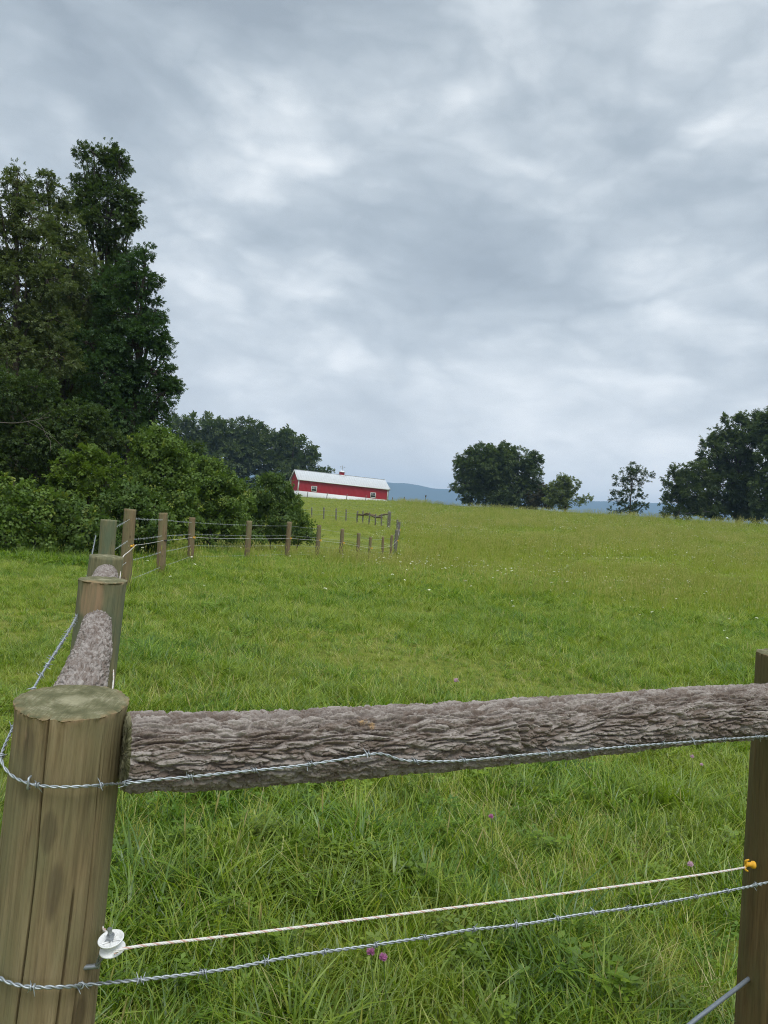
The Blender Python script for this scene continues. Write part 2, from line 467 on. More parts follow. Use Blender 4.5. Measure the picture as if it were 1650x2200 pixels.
def scatter(name, label, cat, variants, P, idx, rot, scl):
    me = bpy.data.meshes.new(name)
    me.vertices.add(len(P)); me.vertices.foreach_set('co', P.astype(np.float32).ravel())
    for nm, typ, key, arr in (('pick', 'INT', 'value', idx.astype(np.int32)), ('turn', 'FLOAT_VECTOR', 'vector', rot.astype(np.float32).ravel()), ('size', 'FLOAT_VECTOR', 'vector', scl.astype(np.float32).ravel())):
        a = me.attributes.new(nm, typ, 'POINT'); a.data.foreach_set(key, arr)
    o = link(bpy.data.objects.new(name, me))
    col = bpy.data.collections.new(name + '_tufts')
    for k, vobj in enumerate(variants):
        vobj.name = f'{chr(97 + k)}_{vobj.name}'
        col.objects.link(vobj)
    ng = bpy.data.node_groups.new(name + '_scatter', 'GeometryNodeTree')
    ng.interface.new_socket('Geometry', in_out='INPUT', socket_type='NodeSocketGeometry')
    ng.interface.new_socket('Geometry', in_out='OUTPUT', socket_type='NodeSocketGeometry')
    gi = ng.nodes.new('NodeGroupInput'); go = ng.nodes.new('NodeGroupOutput')
    ip = ng.nodes.new('GeometryNodeInstanceOnPoints'); ci = ng.nodes.new('GeometryNodeCollectionInfo')
    ci.inputs['Collection'].default_value = col; ci.inputs['Separate Children'].default_value = True; ci.inputs['Reset Children'].default_value = True
    ip.inputs['Pick Instance'].default_value = True
    def na(nm, typ):
        n = ng.nodes.new('GeometryNodeInputNamedAttribute'); n.data_type = typ; n.inputs['Name'].default_value = nm; return n.outputs['Attribute']
    er = ng.nodes.new('FunctionNodeEulerToRotation')
    L = ng.links.new
    L(gi.outputs[0], ip.inputs['Points']); L(ci.outputs[0], ip.inputs['Instance'])
    L(na('pick', 'INT'), ip.inputs['Instance Index']); L(na('turn', 'FLOAT_VECTOR'), er.inputs[0]); L(er.outputs[0], ip.inputs['Rotation'])
    L(na('size', 'FLOAT_VECTOR'), ip.inputs['Scale']); L(ip.outputs[0], go.inputs[0])
    md = o.modifiers.new('scatter', 'NODES'); md.node_group = ng
    tag(o, label, cat, kind='stuff')
    return o

def wedge(n_per_m2, y0, y1, half=.66, pad=1.0):
    """random points over the part of the field the photograph and a step to its side can see"""
    area = (y1 - y0) * 2 * (half * (y0 + y1) / 2 + pad)
    n = int(area * n_per_m2)
    y = rng.uniform(0, 1, n * 2); y = y0 + (y1 - y0) * y
    x = rng.uniform(-1, 1, n * 2) * (half * y1 + pad)
    k = np.abs(x) < half * y + pad
    k &= np.cumsum(k) <= n
    return x[k], y[k]

def fence_x(y):
    """x of the wire fence that runs away on the left"""
    return np.interp(y, [0, 1.5, 3.6, 10.7, 16.6, 24, 32, 44], [-.62, -.62, -1.3, -3.9, -4.8, -4.3, -2.9, .3])

g_var = [tuft('grass_tuft', M['grass'], 26, .08, (.06, .17), (.0045, .0085), (.05, .5), (.1, .7), (.05, .18, .3, .42, .58, .78)),
         tuft('grass_tuft', M['grass'], 22, .07, (.08, .19), (.005, .011), (.05, .4), (.3, .9), (.02, .15, .3, .45, .62)),
         tuft('grass_tuft', M['grass'], 30, .09, (.05, .12), (.004, .0068), (.1, .7), (.1, .6), (.1, .25, .4, .55, .75)),
         tuft('grass_tuft', M['grass'], 16, .05, (.15, .28), (.007, .013), (.0, .3), (.3, 1.0), (.10, .2, .3, .45)),
         tuft('dry_tuft', M['grass'], 16, .09, (.07, .22), (.002, .004), (.1, .9), (.1, .8), (.75, .9, .95, .55)),
         broadleaf('clover_leaves', M['grass'], 14, .08, (.018, .034)),
         broadleaf('weed_leaves', M['grass'], 7, .07, (.03, .065)),
         tuft('seeding_tuft', M['grass'], 10, .06, (.14, .28), (.003, .006), (.0, .3), (.2, .8), (.3, .5, .7), 3)]

def grass_zone(y0, y1, dens, smin, smax, wide=1.0, probs=(.30, .25, .26, .04, .055, .06, .01, .025)):
    x, y = wedge(dens, y0, y1)
    pn = fbm(np.stack([x / 1.1, y / 1.1, x * 0], -1), 3, 21)
    idx = rng.choice(8, len(x), p=probs)
    tall = pn > .28
    idx = np.where(tall & (rng.uniform(size=len(x)) < np.interp(y, [2, 8, 14], [.26, .15, .05])), 3, idx)
    dry = pn < -.42
    idx = np.where(dry & (rng.uniform(size=len(x)) < .3), 4, idx)
    s = rng.uniform(smin, smax, len(x)) * (1 + .25 * np.clip(pn, -1, 1))
    left = x < fence_x(y) - .1
    s = np.where(left, s * .7, s)
    # broken dry patch in the middle of the pasture
    patch = np.exp(-((x - .1) / 1.6) ** 2 - ((y - 9.2) / 1.5) ** 2) + np.exp(-((x - 2.2) / 1.3) ** 2 - ((y - 8.3) / 1.0) ** 2)
    s = s * (1 - .4 * np.clip(patch, 0, 1))
    idx = np.where((rng.uniform(size=len(x)) < .30 * patch), 4, idx)
    P = np.stack([x, y, H(x, y) - .01], -1)
    rot = np.stack([rng.normal(0, .14, len(x)), rng.normal(0, .14, len(x)), rng.uniform(0, 2 * PI, len(x))], -1)
    return P, idx, rot, np.stack([s * wide, s * wide, s], -1)

MIDP = (.30, .20, .30, .03, .07, .06, .01, .03)
parts = [grass_zone(.9, 5, 270, .72, 1.15), grass_zone(5, 9, 190, .65, 1.0, 1.15), grass_zone(9, 16, 95, .62, 1.0, 1.35, MIDP), grass_zone(16, 32, 42, .7, 1.1, 1.9, MIDP)]
P, I, R_, S_ = (np.concatenate(a) for a in zip(*parts))
scatter('pasture_grass', 'short green grass with clover leaves and dry blades covering the near pasture', 'grass', g_var, P, I, R_, S_)

m_var = [tuft('meadow_tuft', M['meadow'], 26, .30, (.16, .38), (.012, .022), (.0, .4), (.1, .6), (.1, .3, .4, .55), 3),
         tuft('meadow_tuft', M['meadow'], 26, .34, (.14, .32), (.012, .024), (.0, .5), (.1, .7), (.15, .35, .5, .6), 5),
         tuft('meadow_tuft', M['meadow'], 22, .30, (.18, .42), (.012, .02), (.0, .3), (.1, .5), (.2, .4, .6, .75), 8),
         tuft('meadow_tuft', M['meadow'], 24, .36, (.12, .28), (.012, .026), (.1, .6), (.1, .7), (.05, .2, .35, .45), 0)]
def meadow_zone(y0, y1, dens, smin, smax):
    x, y = wedge(dens, y0, y1, .6, 2)
    n = fbm(np.stack([x / 7, y / 7, x * 0], -1), 3, 31)
    keep = (y < crest_y(x) + 14) & ~((np.abs(x + 10) < 13) & (y > 173) & (y < 192))
    x, y, n = x[keep], y[keep], n[keep]
    idx = rng.choice(4, len(x), p=(.3, .3, .25, .15)); idx = np.where(n < -.3, 3, idx)
    s = rng.uniform(smin, smax, len(x)) * (1 + .3 * np.clip(n, -1, 1))
    fx_ = np.where(y < 44, fence_x(y), np.interp(y, [44, 75, 90, 200], [.5, 1.2, 1.4, 2.0]))
    s = s * (1 - .5 * sstep(1.5, -.8, x - fx_) * np.where(y < 44, .3, 1))
    P = np.stack([x, y, H(x, y) - .02], -1)
    rot = np.stack([rng.normal(0, .08, len(x)), rng.normal(0, .08, len(x)), rng.uniform(0, 2 * PI, len(x))], -1)
    return P, idx, rot, np.stack([s, s, s], -1)
parts = [meadow_zone(19, 45, 7.5, .5, 1.0), meadow_zone(45, 90, 4.6, .8, 1.25), meadow_zone(90, 180, 2.4, 1.0, 1.5)]
P, I, R_, S_ = (np.concatenate(a) for a in zip(*parts))
scatter('meadow_grass', 'taller yellow green meadow grass with pale seed heads on the rising far field', 'grass', m_var, P, I, R_, S_)

# white umbels
M['umbel'] = plain('white_petals', (.78, .78, .58), .8, 0, .05, 60)
M['stalk'] = plain('flower_stalk', (.10, .16, .04), .8)
def umbel(name, h, r, n):
    mb = MB()
    mb.tube([[0, 0, 0], [.01, .01, h * .5], [.03, 0, h]], [.004, .003, .003], 4, False, 1)
    for b in disc_pts(n, r):
        rr = r * .26; c = np.array([b[0] + .03, b[1], h + .012 - .4 * (b[0] ** 2 + b[1] ** 2) / r + random.uniform(0, .006)])
        a = np.arange(6) * PI / 3
        V = np.concatenate([[c + [0, 0, .008]], c + np.stack([rr * np.cos(a), rr * np.sin(a), 0 * a], -1)])
        mb.add(V, np.array([[0, 1 + k, 1 + (k + 1) % 6] for k in range(6)]), 0)
    o = mb.build(name, [M['umbel'], M['stalk']]); COL.objects.unlink(o); return o
f_var = [umbel('white_umbel', .50, .05, 14), umbel('white_umbel', .60, .042, 12), umbel('white_umbel', .42, .032, 9)]
fx, fy, fs = [], [], []
for y0, y1, d, s in ((12, 22, .4, .6), (22, 40, 1.3, .65), (40, 70, 1.5, .8), (70, 120, 1.0, 1.0), (120, 165, .4, 1.2)):
    x, y = wedge(d, y0, y1, .6, 0)
    n = fbm(np.stack([x / 9, y / 9, x * 0], -1), 3, 61)
    k = (n + rng.uniform(-.35, .35, len(x)) > -.25) & (y < crest_y(x) + 4) & (x > fence_x(np.minimum(y, 44)) - 1)
    fx.append(x[k]); fy.append(y[k]); fs.append(rng.uniform(.7, 1.25, k.sum()) * s)
fx, fy, fs = map(np.concatenate, (fx, fy, fs))
scatter('wildflowers', 'small white umbel wildflowers sprinkled over the meadow', 'wildflowers', f_var,
        np.stack([fx, fy, H(fx, fy)], -1), rng.integers(0, 3, len(fx)),
        np.stack([rng.normal(0, .25, len(fx)), rng.normal(0, .25, len(fx)), rng.uniform(0, 6, len(fx))], -1), np.stack([fs, fs, fs * .85 + .15], -1))

# ------------------------------------------------------------------ leaf sprigs, trees and bushes
def sprig_broad(n=9):
    V, F = [], []
    for k in range(n):
        u = (k + .5) / n; a = k * 2.4; el = random.uniform(-.5, .6)
        o = np.array([.15 + .6 * u, 0, 0]); d = np.array([.45 + .6 * u, math.cos(a) * .9, math.sin(a) * .6 + el * .4]); d /= np.linalg.norm(d)
        L = random.uniform(.34, .5); W = L * .27
        s = np.cross(d, [random.uniform(-.4, .4), random.uniform(-.4, .4), 1]); s /= np.linalg.norm(s); nn = np.cross(s, d)
        b = len(V); V += [o, o + d * L * .5 - s * W + nn * W * .3, o + d * L - nn * .06, o + d * L * .5 + s * W + nn * W * .3]; F.append([b, b + 1, b + 2, b + 3])
    return np.array(V), np.array(F)
def sprig_pinnate(pairs=7, droop=.5, w=.085, L0=.26):
    V, F = [], []
    for k in range(pairs):
        u = (k + .6) / pairs
        o = np.array([u, 0, -droop * u * u])
        for sg in (-1, 1):
            d = np.array([.45, sg * .85, -.25 - .3 * droop]); d /= np.linalg.norm(d)
            L = L0 * (1 - .35 * abs(u - .45)); s = np.cross(d, [0, 0, 1]); s /= np.linalg.norm(s)
            b = len(V); V += [o, o + d * L * .45 - s * w, o + d * L + [0, 0, -.03], o + d * L * .45 + s * w]; F.append([b, b + 1, b + 2, b + 3])
    o = np.array([1, 0, -droop]); b = len(V)
    V += [o, o + [.1, -w, -.05], o + [.24, 0, -.14], o + [.1, w, -.05]]; F.append([b, b + 1, b + 2, b + 3])
    return np.array(V), np.array(F)
def sprig_vine(n=7):
    V, F = [], []
    for k in range(n):
        a = random.uniform(0, 2 * PI); o = np.array([random.uniform(-.5, .5), random.uniform(-.5, .5), random.uniform(-.1, .25)])
        t_ = random.uniform(-.5, .5); d = np.array([math.cos(a), math.sin(a), -.35 + t_ * .5]); d /= np.linalg.norm(d)
        s = np.cross([random.uniform(-.3, .3), random.uniform(-.3, .3), 1], d); s /= np.linalg.norm(s); L = random.uniform(.32, .5)
        b = len(V); V += [o, o + d * L * .3 + s * L * .42, o + d * L, o + d * L * .3 - s * L * .42, o - d * L * .05]
        F.append([b, b + 1, b + 2, b + 3])
        V.pop()
    return np.array(V), np.array(F)
SPR = {'broad': [sprig_broad() for _ in range(4)], 'pinnate': [sprig_pinnate(7, d) for d in (.25, .45, .7)], 'feather': [sprig_pinnate(6, d, .055, .32) for d in (.5, .8, 1.1)],
       'vine': [sprig_vine() for _ in range(4)]}

def sprigs(mb, kind, pos, outd, size, tint, droop=0.0):
    n = len(pos)
    if kind == 'vine':
        zc = outd + rng.normal(0, .35, (n, 3)); zc /= np.linalg.norm(zc, axis=1)[:, None]
        xc = np.cross(zc, rng.normal(0, 1, (n, 3)))
        xc /= np.linalg.norm(xc, axis=1)[:, None] + 1e-9
    else:
        xc = outd + rng.normal(0, .55, (n, 3)); xc[:, 2] -= droop; xc /= np.linalg.norm(xc, axis=1)[:, None]
        zr = np.array([0, 0, 1.]) + rng.normal(0, .35, (n, 3)); yc = np.cross(zr, xc); yc /= np.linalg.norm(yc, axis=1)[:, None] + 1e-9
        zc = np.cross(xc, yc)
    yc = np.cross(zc, xc)
    pick = rng.integers(0, len(SPR[kind]), n)
    for q, (T, F) in enumerate(SPR[kind]):
        k = np.where(pick == q)[0]
        if not len(k): continue
        s = size[k][:, None, None]
        V = pos[k][:, None] + s * (T[None, :, :1] * xc[k][:, None] + T[None, :, 1:2] * yc[k][:, None] + T[None, :, 2:3] * zc[k][:, None])
        m = len(T)
        Fs = (F[None] + (np.arange(len(k)) * m)[:, None, None]).reshape(-1, 4)
        tn = np.repeat(tint[k], m) + np.repeat(rng.normal(0, .05, len(k) * len(F)), 4)[:len(k) * m]
        mb.add(V.reshape(-1, 3), Fs, 0, tint=np.clip(tn, 0, 1))

DENS = 2.6
def foliage(lobes, kind, size, dens=3.0, droop=.2, sub=9, fill=.55, ground=None):
    """leaf sprigs in clumps spread through a set of ellipsoids; returns the mesh builder and twig targets"""
    mb = MB(); twigs = []
    for c, r in lobes:
        Rm = (r[0] * r[1] * r[2]) ** (1 / 3)
        m = max(5, int(sub * (Rm / (size * 3.2)) ** 1.3))
        m = min(m, 60)
        d = rng.normal(size=(m, 3)); d /= np.linalg.norm(d, axis=1)[:, None]
        rad = rng.uniform(.45, .98, m) ** .8
        cc = c + d * rad[:, None] * r
        twigs.append((c, cc))
        N = max(24, int(DENS * dens * 4 * PI * Rm ** 2 / size ** 2 / 2.0))
        which = rng.integers(0, m, N)
        clr = Rm * rng.uniform(.22, .42, m)
        off = rng.normal(size=(N, 3)); off /= np.linalg.norm(off, axis=1)[:, None]
        off *= (rng.uniform(0, 1, N) ** .5)[:, None] * clr[which][:, None]
        off[:, 2] *= .75
        pos = cc[which] + off
        nf = int(N * .3); dd = rng.normal(size=(nf, 3)); dd /= np.linalg.norm(dd, axis=1)[:, None]
        pos[:nf] = c + dd * (rng.uniform(.3, 1.0, nf) ** .6)[:, None] * r * .95
        od = (pos - c) / r; od /= np.linalg.norm(od, axis=1)[:, None] + 1e-9
        od = od * .7 + off / (clr[which][:, None] + 1e-9) * .6
        sz = size * rng.uniform(.7, 1.25, N)
        ct = rng.uniform(.15, .75, m)
        tn = np.clip(ct[which] + rng.normal(0, .15, N), 0, 1)
        if ground is not None:
            k = pos[:, 2] > H(pos[:, 0], pos[:, 1]) + .03
            pos, od, sz, tn = pos[k], od[k], sz[k], tn[k]
        sprigs(mb, kind, pos, od, sz, tn, droop)
        if kind == 'vine':   # young shoots standing out of the vine cover
            q = np.where((od[:, 2] > .1) & (rng.uniform(size=len(pos)) < .10))[0]
            sprigs(mb, 'broad', pos[q] + od[q] * size * .5, od[q] + [0, 0, .5], sz[q] * 1.25, np.clip(tn[q] + .25, 0, 1), 0)
    return mb, twigs

def limb(a, b, sag, n=6):
    u = np.linspace(0, 1, n)[:, None]
    p = a * (1 - u) + b * u
    p[:, 2] += (np.sin(u[:, 0] * PI) * sag)
    p += rng.normal(0, .02, (n, 3)) * np.linalg.norm(b - a) * np.sin(u * PI)
    return p

def tree(name, label, cat, group, Yd, base_px, lobes_px, leaf, kind, size, r0, dens=3.0, droop=.2, bark='bark', depth=1.0, lean=None, trunk=True, top_px=None, sub=9, crown_name='crown', base_drop=.15):
    # foot of the tree on the terrain
    py = 1119
    for _ in range(12):
        p = at(base_px, py, Yd); py += (p[2] - Hs(p[0], p[1])) * FPX / Yd
    foot = at(base_px, py, Yd); foot[2] = Hs(foot[0], foot[1])
    lobes = []
    for l in lobes_px:
        px, py_, rx, rz = l[:4]; dy = l[4] if len(l) > 4 else random.uniform(-.5, .5) * rx * Yd / FPX
        c = at(px, py_, Yd); c[1] += dy
        r = np.array([rx, (rx + rz) / 2 * depth, rz]) * Yd / FPX * 1.12
        lobes.append((c, r))
    root = empty(name, foot); tag(root, label, cat, group)
    cb, twigs = foliage(lobes, kind, size, dens, droop, sub, ground=True)
    top = max(lobes, key=lambda q: q[0][2])[0]
    tb = MB()
    cen = np.mean([c for c, r in lobes], 0)
    mid = foot * .45 + np.array([cen[0], cen[1], 0]) * .55; mid[2] = foot[2] + (top[2] - foot[2]) * .5
    path = smooth_path([foot - [0, 0, base_drop], foot * .8 + mid * .2 + [random.uniform(-.1, .1), 0, 0], mid, top], 14)
    u = np.linspace(0, 1, 14)
    tb.tube(path, r0 * (1 - .88 * u) * (1 + .5 * np.exp(-u * 18)), 9, False)
    for (c, r), (c0, cc) in zip(lobes, twigs):
        zt = foot[2] + (c[2] - foot[2]) * random.uniform(.55, .8)
        k = int(np.argmin(np.abs(path[:, 2] - zt)))
        ra = r0 * (1 - .88 * u[k]) * .45
        tb.tube(limb(path[k], c, .0), np.linspace(ra, ra * .4 + .004, 6), 6, False)
        for q in cc[:14]:
            tb.tube(limb(c + rng.normal(0, .05, 3), q, .0, 4), np.linspace(ra * .4, .006 + r0 * .02, 4), 4, False)
    tb.build('trunk', M[bark], root, True, origin=foot)
    cb.build(crown_name, M[leaf], root, False, origin=foot)
    return root

W = 'tall trees of the dark wood on the left'
tree('tall_tree', 'tallest tree of the left wood, a narrow leafy spire rising above all the others', 'tree', W, 35, 225,
     [(228, 322, 24, 24), (205, 335, 22, 22), (180, 322, 18, 14), (258, 335, 16, 18), (175, 345, 14, 12), (172, 440, 24, 16), (292, 425, 16, 14), (290, 470, 16, 18), (240, 365, 34, 32), (205, 375, 34, 28), (170, 400, 22, 20), (258, 350, 18, 18), (225, 420, 52, 36), (185, 440, 34, 30), (275, 430, 28, 24), (285, 470, 24, 22), (235, 475, 58, 40),
      (245, 520, 36, 34), (200, 510, 40, 36), (262, 575, 34, 30), (215, 580, 60, 44), (190, 650, 60, 44)], 'oak_dark', 'broad', .21, .24, 1.9)
tree('locust_tree', 'dark green leafy tree at the right edge of the wood, reaching over the field', 'tree', W, 31, 262,
     [(312, 541, 20, 13), (290, 565, 30, 22), (245, 610, 50, 40), (300, 610, 34, 30), (318, 600, 24, 16), (270, 670, 60, 46), (330, 665, 26, 22), (325, 710, 38, 30), (355, 735, 22, 14), (290, 745, 64, 46), (350, 775, 26, 18),
      (340, 800, 34, 22), (370, 830, 26, 13), (300, 820, 66, 44), (350, 850, 34, 20), (240, 800, 62, 56), (330, 895, 40, 22), (270, 890, 70, 44), (210, 880, 60, 50), (300, 940, 60, 30), (195, 740, 50, 50)], 'locust', 'broad', .22, .22, 2.5, .05)
tree('walnut_tree', 'olive green tree at the left edge of the photo with a loose wispy top', 'tree', W, 28.5, 20,
     [(35, 375, 22, 26), (8, 400, 26, 28), (45, 420, 24, 30), (10, 455, 40, 38), (62, 470, 36, 38), (20, 530, 60, 48), (80, 540, 44, 42), (-40, 480, 50, 60), (40, 610, 72, 56), (105, 600, 44, 44), (-50, 600, 60, 70), (20, 690, 74, 58), (95, 680, 54, 48), (30, 770, 80, 54), (-50, 740, 60, 70), (110, 760, 54, 46)],
     'walnut', 'broad', .21, .22, 2.0, .15)
tree('walnut_tree', 'olive green tree with a rounded top between the wispy left tree and the tall spire', 'tree', W, 32, 120,
     [(105, 395, 24, 20), (85, 415, 20, 22), (125, 420, 26, 26), (105, 460, 40, 36), (145, 490, 34, 38), (115, 530, 48, 42), (160, 570, 46, 44), (120, 620, 54, 48), (185, 640, 50, 46), (150, 700, 64, 52), (205, 720, 50, 50), (140, 790, 60, 54), (90, 850, 64, 46)],
     'walnut', 'broad', .21, .2, 2.0, .15)
tree('understory_tree', 'dark shaded tree filling the back of the wood behind the bushes', 'tree', W, 40, 100,
     [(40, 850, 80, 60), (20, 800, 80, 60), (110, 820, 80, 60), (180, 820, 70, 60), (130, 870, 80, 56), (180, 760, 70, 60), (240, 700, 60, 60), (90, 740, 80, 60), (220, 900, 80, 50), (-40, 900, 80, 70), (60, 940, 80, 50), (160, 960, 80, 50), (300, 960, 70, 46), (250, 990, 70, 40), (-30, 1000, 70, 40), (80, 1010, 80, 40), (180, 1030, 70, 40), (370, 990, 60, 40)], 'oak_dark', 'broad', .48, .3, 3.0)
tree('understory_tree', 'low dark leafy tree in front of the wood beside the bare branch', 'tree', W, 25, 140,
     [(20, 850, 50, 40), (70, 835, 50, 32), (-20, 880, 50, 44), (165, 880, 40, 22), (120, 900, 50, 30), (190, 915, 50, 28), (225, 935, 40, 24), (140, 950, 60, 34), (80, 960, 50, 40), (200, 965, 50, 30), (30, 930, 50, 40), (60, 1010, 70, 34), (10, 985, 60, 40)], 'oak_dark', 'broad', .21, .12, 2.4, .2)

M['bare_bark'] = plain('bare_branch_bark', (.14, .12, .10), .9, 0, .3, 30)
# bare dead branch hanging out of the wood
mb = MB()
b0 = at(-60, 900, 23.4); b1 = at(30, 909, 23.4); b2 = at(105, 896, 23.4)
pts = smooth_path([b0, b1, b2], 14); mb.tube(pts, np.linspace(.020, .006, 14), 6)
for a, bb in (((60, 906), (140, 965)), ((75, 903), (100, 940)), ((85, 900), (118, 880)), ((100, 935), (108, 970)), ((40, 909), (70, 885))):
    mb.tube(smooth_path([at(*a, 23.4), at((a[0] + bb[0]) / 2 + 4, (a[1] + bb[1]) / 2 - 4, 23.3), at(*bb, 23.2)], 6), np.linspace(.008, .003, 6), 5)
o = mb.build('bare_branch', M['bare_bark'], None, True); tag(o, 'bare grey dead branch sticking out of the wood above the bushes', 'branch')

BG = 'vine covered bushes along the fence'
def bush(name, label, Yd, base_px, lobes, leaf, kind='vine', size=.36, dens=3.0, r0=.05, group=BG, droop=.1):
    return tree(name, label, 'bush', group, Yd, base_px, lobes, leaf, kind, size, r0, dens, droop, crown_name='foliage', sub=11)
bush('vine_bush', 'low broad vine mound at the left edge of the photo behind the lawn', 18.5, 20,
     [(30, 1062, 46, 26), (70, 1075, 42, 28), (-20, 1085, 60, 44), (30, 1110, 64, 40), (85, 1120, 44, 36), (10, 1160, 70, 34), (80, 1168, 50, 28), (-50, 1150, 60, 50)], 'vine', size=.165, dens=2.6)
bush('vine_bush', 'dark vine mound just left of the green end posts', 19, 150,
     [(120, 1090, 40, 28), (165, 1105, 44, 32), (125, 1140, 44, 36), (180, 1150, 48, 34), (215, 1135, 36, 30), (150, 1180, 60, 22), (225, 1175, 40, 22)], 'vine_dark', size=.165, dens=2.6)
bush('sumac_bush', 'bright yellow green sumac bush rising behind the vine mounds', 22.5, 190,
     [(195, 985, 34, 20), (160, 1000, 30, 18), (225, 1000, 30, 20), (190, 1020, 52, 28), (235, 1035, 28, 24), (150, 1040, 40, 24), (205, 1065, 50, 30), (130, 1060, 30, 20)], 'sumac', 'broad', .26, 2.8, droop=.1)
bush('vine_bush', 'rounded leafy mound directly behind the tops of the end posts', 20.5, 275,
     [(270, 1055, 36, 24), (300, 1065, 34, 24), (250, 1080, 40, 28), (290, 1100, 50, 34), (330, 1095, 34, 30), (270, 1135, 56, 34), (330, 1145, 40, 34), (290, 1180, 56, 22)], 'vine_dark', size=.165, dens=2.6)
bush('vine_bush', 'tall vine tower of the hedge with a peaked crown below the locust tree', 25, 345,
     [(340, 935, 36, 22), (310, 950, 36, 26), (370, 960, 30, 28), (335, 980, 54, 32), (385, 990, 28, 26), (300, 1000, 40, 30), (350, 1025, 60, 36), (400, 1030, 28, 30), (300, 1040, 30, 28), (370, 1075, 54, 38), (350, 1125, 60, 36), (400, 1120, 30, 36)], 'vine', size=.19, dens=2.6)
bush('vine_bush', 'sloping leafy bush between the vine tower and the dark round mound', 29, 450,
     [(430, 1000, 32, 22), (465, 1015, 34, 22), (415, 1025, 34, 28), (450, 1045, 48, 30), (495, 1040, 30, 24), (430, 1080, 46, 34), (485, 1080, 42, 32), (440, 1125, 50, 34), (500, 1125, 36, 32), (450, 1165, 50, 20)], 'vine', size=.20, dens=2.6)
bush('vine_bush', 'dark peaked vine mound standing just left of the red barn', 37, 580,
     [(585, 1028, 24, 14), (570, 1045, 30, 18), (605, 1050, 26, 20), (555, 1068, 34, 22), (600, 1080, 38, 26), (560, 1100, 36, 26), (610, 1115, 36, 26), (560, 1140, 40, 24), (605, 1150, 36, 20), (535, 1120, 28, 30)], 'vine_dark', size=.21, dens=2.6)
bush('vine_bush', 'small light green bush at the right end of the hedge', 38.5, 640,
     [(632, 1085, 18, 20), (645, 1110, 20, 20), (655, 1135, 24, 18), (635, 1150, 26, 18), (665, 1155, 20, 14)], 'vine', size=.22, dens=2.4)
bush('vine_bush', 'low scrubby bush between the hedge and the line posts', 33, 520,
     [(525, 1090, 20, 22), (520, 1130, 28, 28), (545, 1165, 34, 18), (510, 1170, 34, 18)], 'vine', size=.20, dens=2.5)

# weeds along the foot of the hedge
wx, wy = [], []
for px0, px1, Yd, n in ((-120, 250, 17.6, 520), (250, 420, 20.5, 260), (420, 560, 27, 180), (560, 700, 35, 170)):
    for _ in range(n):
        p = at(random.uniform(px0, px1), 1150, Yd + random.gauss(0, .6)); wx.append(p[0]); wy.append(p[1])
wx, wy = np.array(wx), np.array(wy)
w_var = [tuft('weed_tuft', M['grass'], 18, .18, (.2, .55), (.010, .018), (.0, .5), (.1, .7), (.02, .12, .25, .45), 0), tuft('weed_tuft', M['grass'], 20, .2, (.18, .42), (.010, .02), (.1, .5), (.1, .7), (.02, .1, .25), 0), broadleaf('weed_leaves', M['grass'], 22, .25, (.06, .12))]
w_s = rng.uniform(.35, .75, len(wx))
scatter('weeds', 'tall ragged weeds along the foot of the hedge', 'weeds', w_var, np.stack([wx, wy, H(wx, wy) - .02], -1), rng.integers(0, 3, len(wx)),
        np.stack([rng.normal(0, .1, len(wx)), rng.normal(0, .1, len(wx)), rng.uniform(0, 6, len(wx))], -1), np.stack([w_s, w_s, w_s], -1))

OG = 'big oaks behind the barn'
tree('oak_tree', 'left big oak of the row behind the hedge, next to the wood', 'tree', OG, 198, 430,
     [(430, 915, 34, 18), (400, 925, 34, 20), (460, 930, 34, 22), (385, 955, 40, 30), (430, 960, 48, 34), (470, 970, 36, 30), (400, 1000, 50, 32), (455, 1010, 46, 30), (430, 1035, 46, 20)], 'oak_far', 'broad', 1.9, .6, 3.2)
tree('oak_tree', 'middle big oak of the row behind the hedge', 'tree', OG, 202, 520,
     [(510, 922, 34, 16), (540, 930, 32, 18), (485, 940, 30, 22), (520, 955, 46, 28), (558, 955, 26, 26), (500, 985, 46, 30), (550, 990, 38, 30), (520, 1020, 54, 26), (520, 1042, 46, 16)], 'oak_far', 'broad', 1.9, .6, 3.2)
tree('oak_tree', 'rightmost big oak whose crown shows above the left gable of the red barn', 'tree', OG, 206, 625,
     [(600, 945, 30, 16), (632, 945, 28, 15), (658, 962, 22, 18), (585, 965, 30, 26), (630, 972, 44, 28), (668, 985, 14, 20), (600, 1000, 42, 28), (650, 1002, 26, 22), (620, 1030, 50, 24)], 'oak_far', 'broad', 1.9, .6, 3.0)
tree('small_tree', 'small treetop peeping over the ridge of the barn roof', 'tree', None, 240, 700,
     [(695, 1014, 14, 5), (708, 1013, 9, 6), (685, 1018, 14, 5), (700, 1024, 20, 7)], 'oak_far', 'broad', 1.4, .2, 2.6)
CG = 'trees along the crest of the field'
tree('oak_tree', 'broad round dark oak alone on the crest right of the barn', 'tree', CG, 150, 1070,
     [(1010, 985, 26, 18), (1040, 975, 32, 15), (1062, 972, 34, 14), (1085, 972, 34, 14), (1075, 995, 40, 22), (1085, 1030, 50, 30), (1115, 980, 30, 18), (1145, 1000, 20, 20), (1000, 1010, 24, 24), (1050, 1005, 50, 28), (1110, 1012, 44, 28), (1146, 1022, 20, 24), (1130, 995, 26, 18), (1148, 1045, 18, 20), (1025, 1000, 34, 26), (995, 1040, 20, 22), (1040, 1045, 46, 28), (1100, 1050, 50, 28), (1142, 1055, 20, 20), (1010, 1068, 24, 16), (1070, 1074, 52, 15), (1120, 1078, 30, 12)],
     'oak_far', 'broad', 0.95, .5, 3.0)
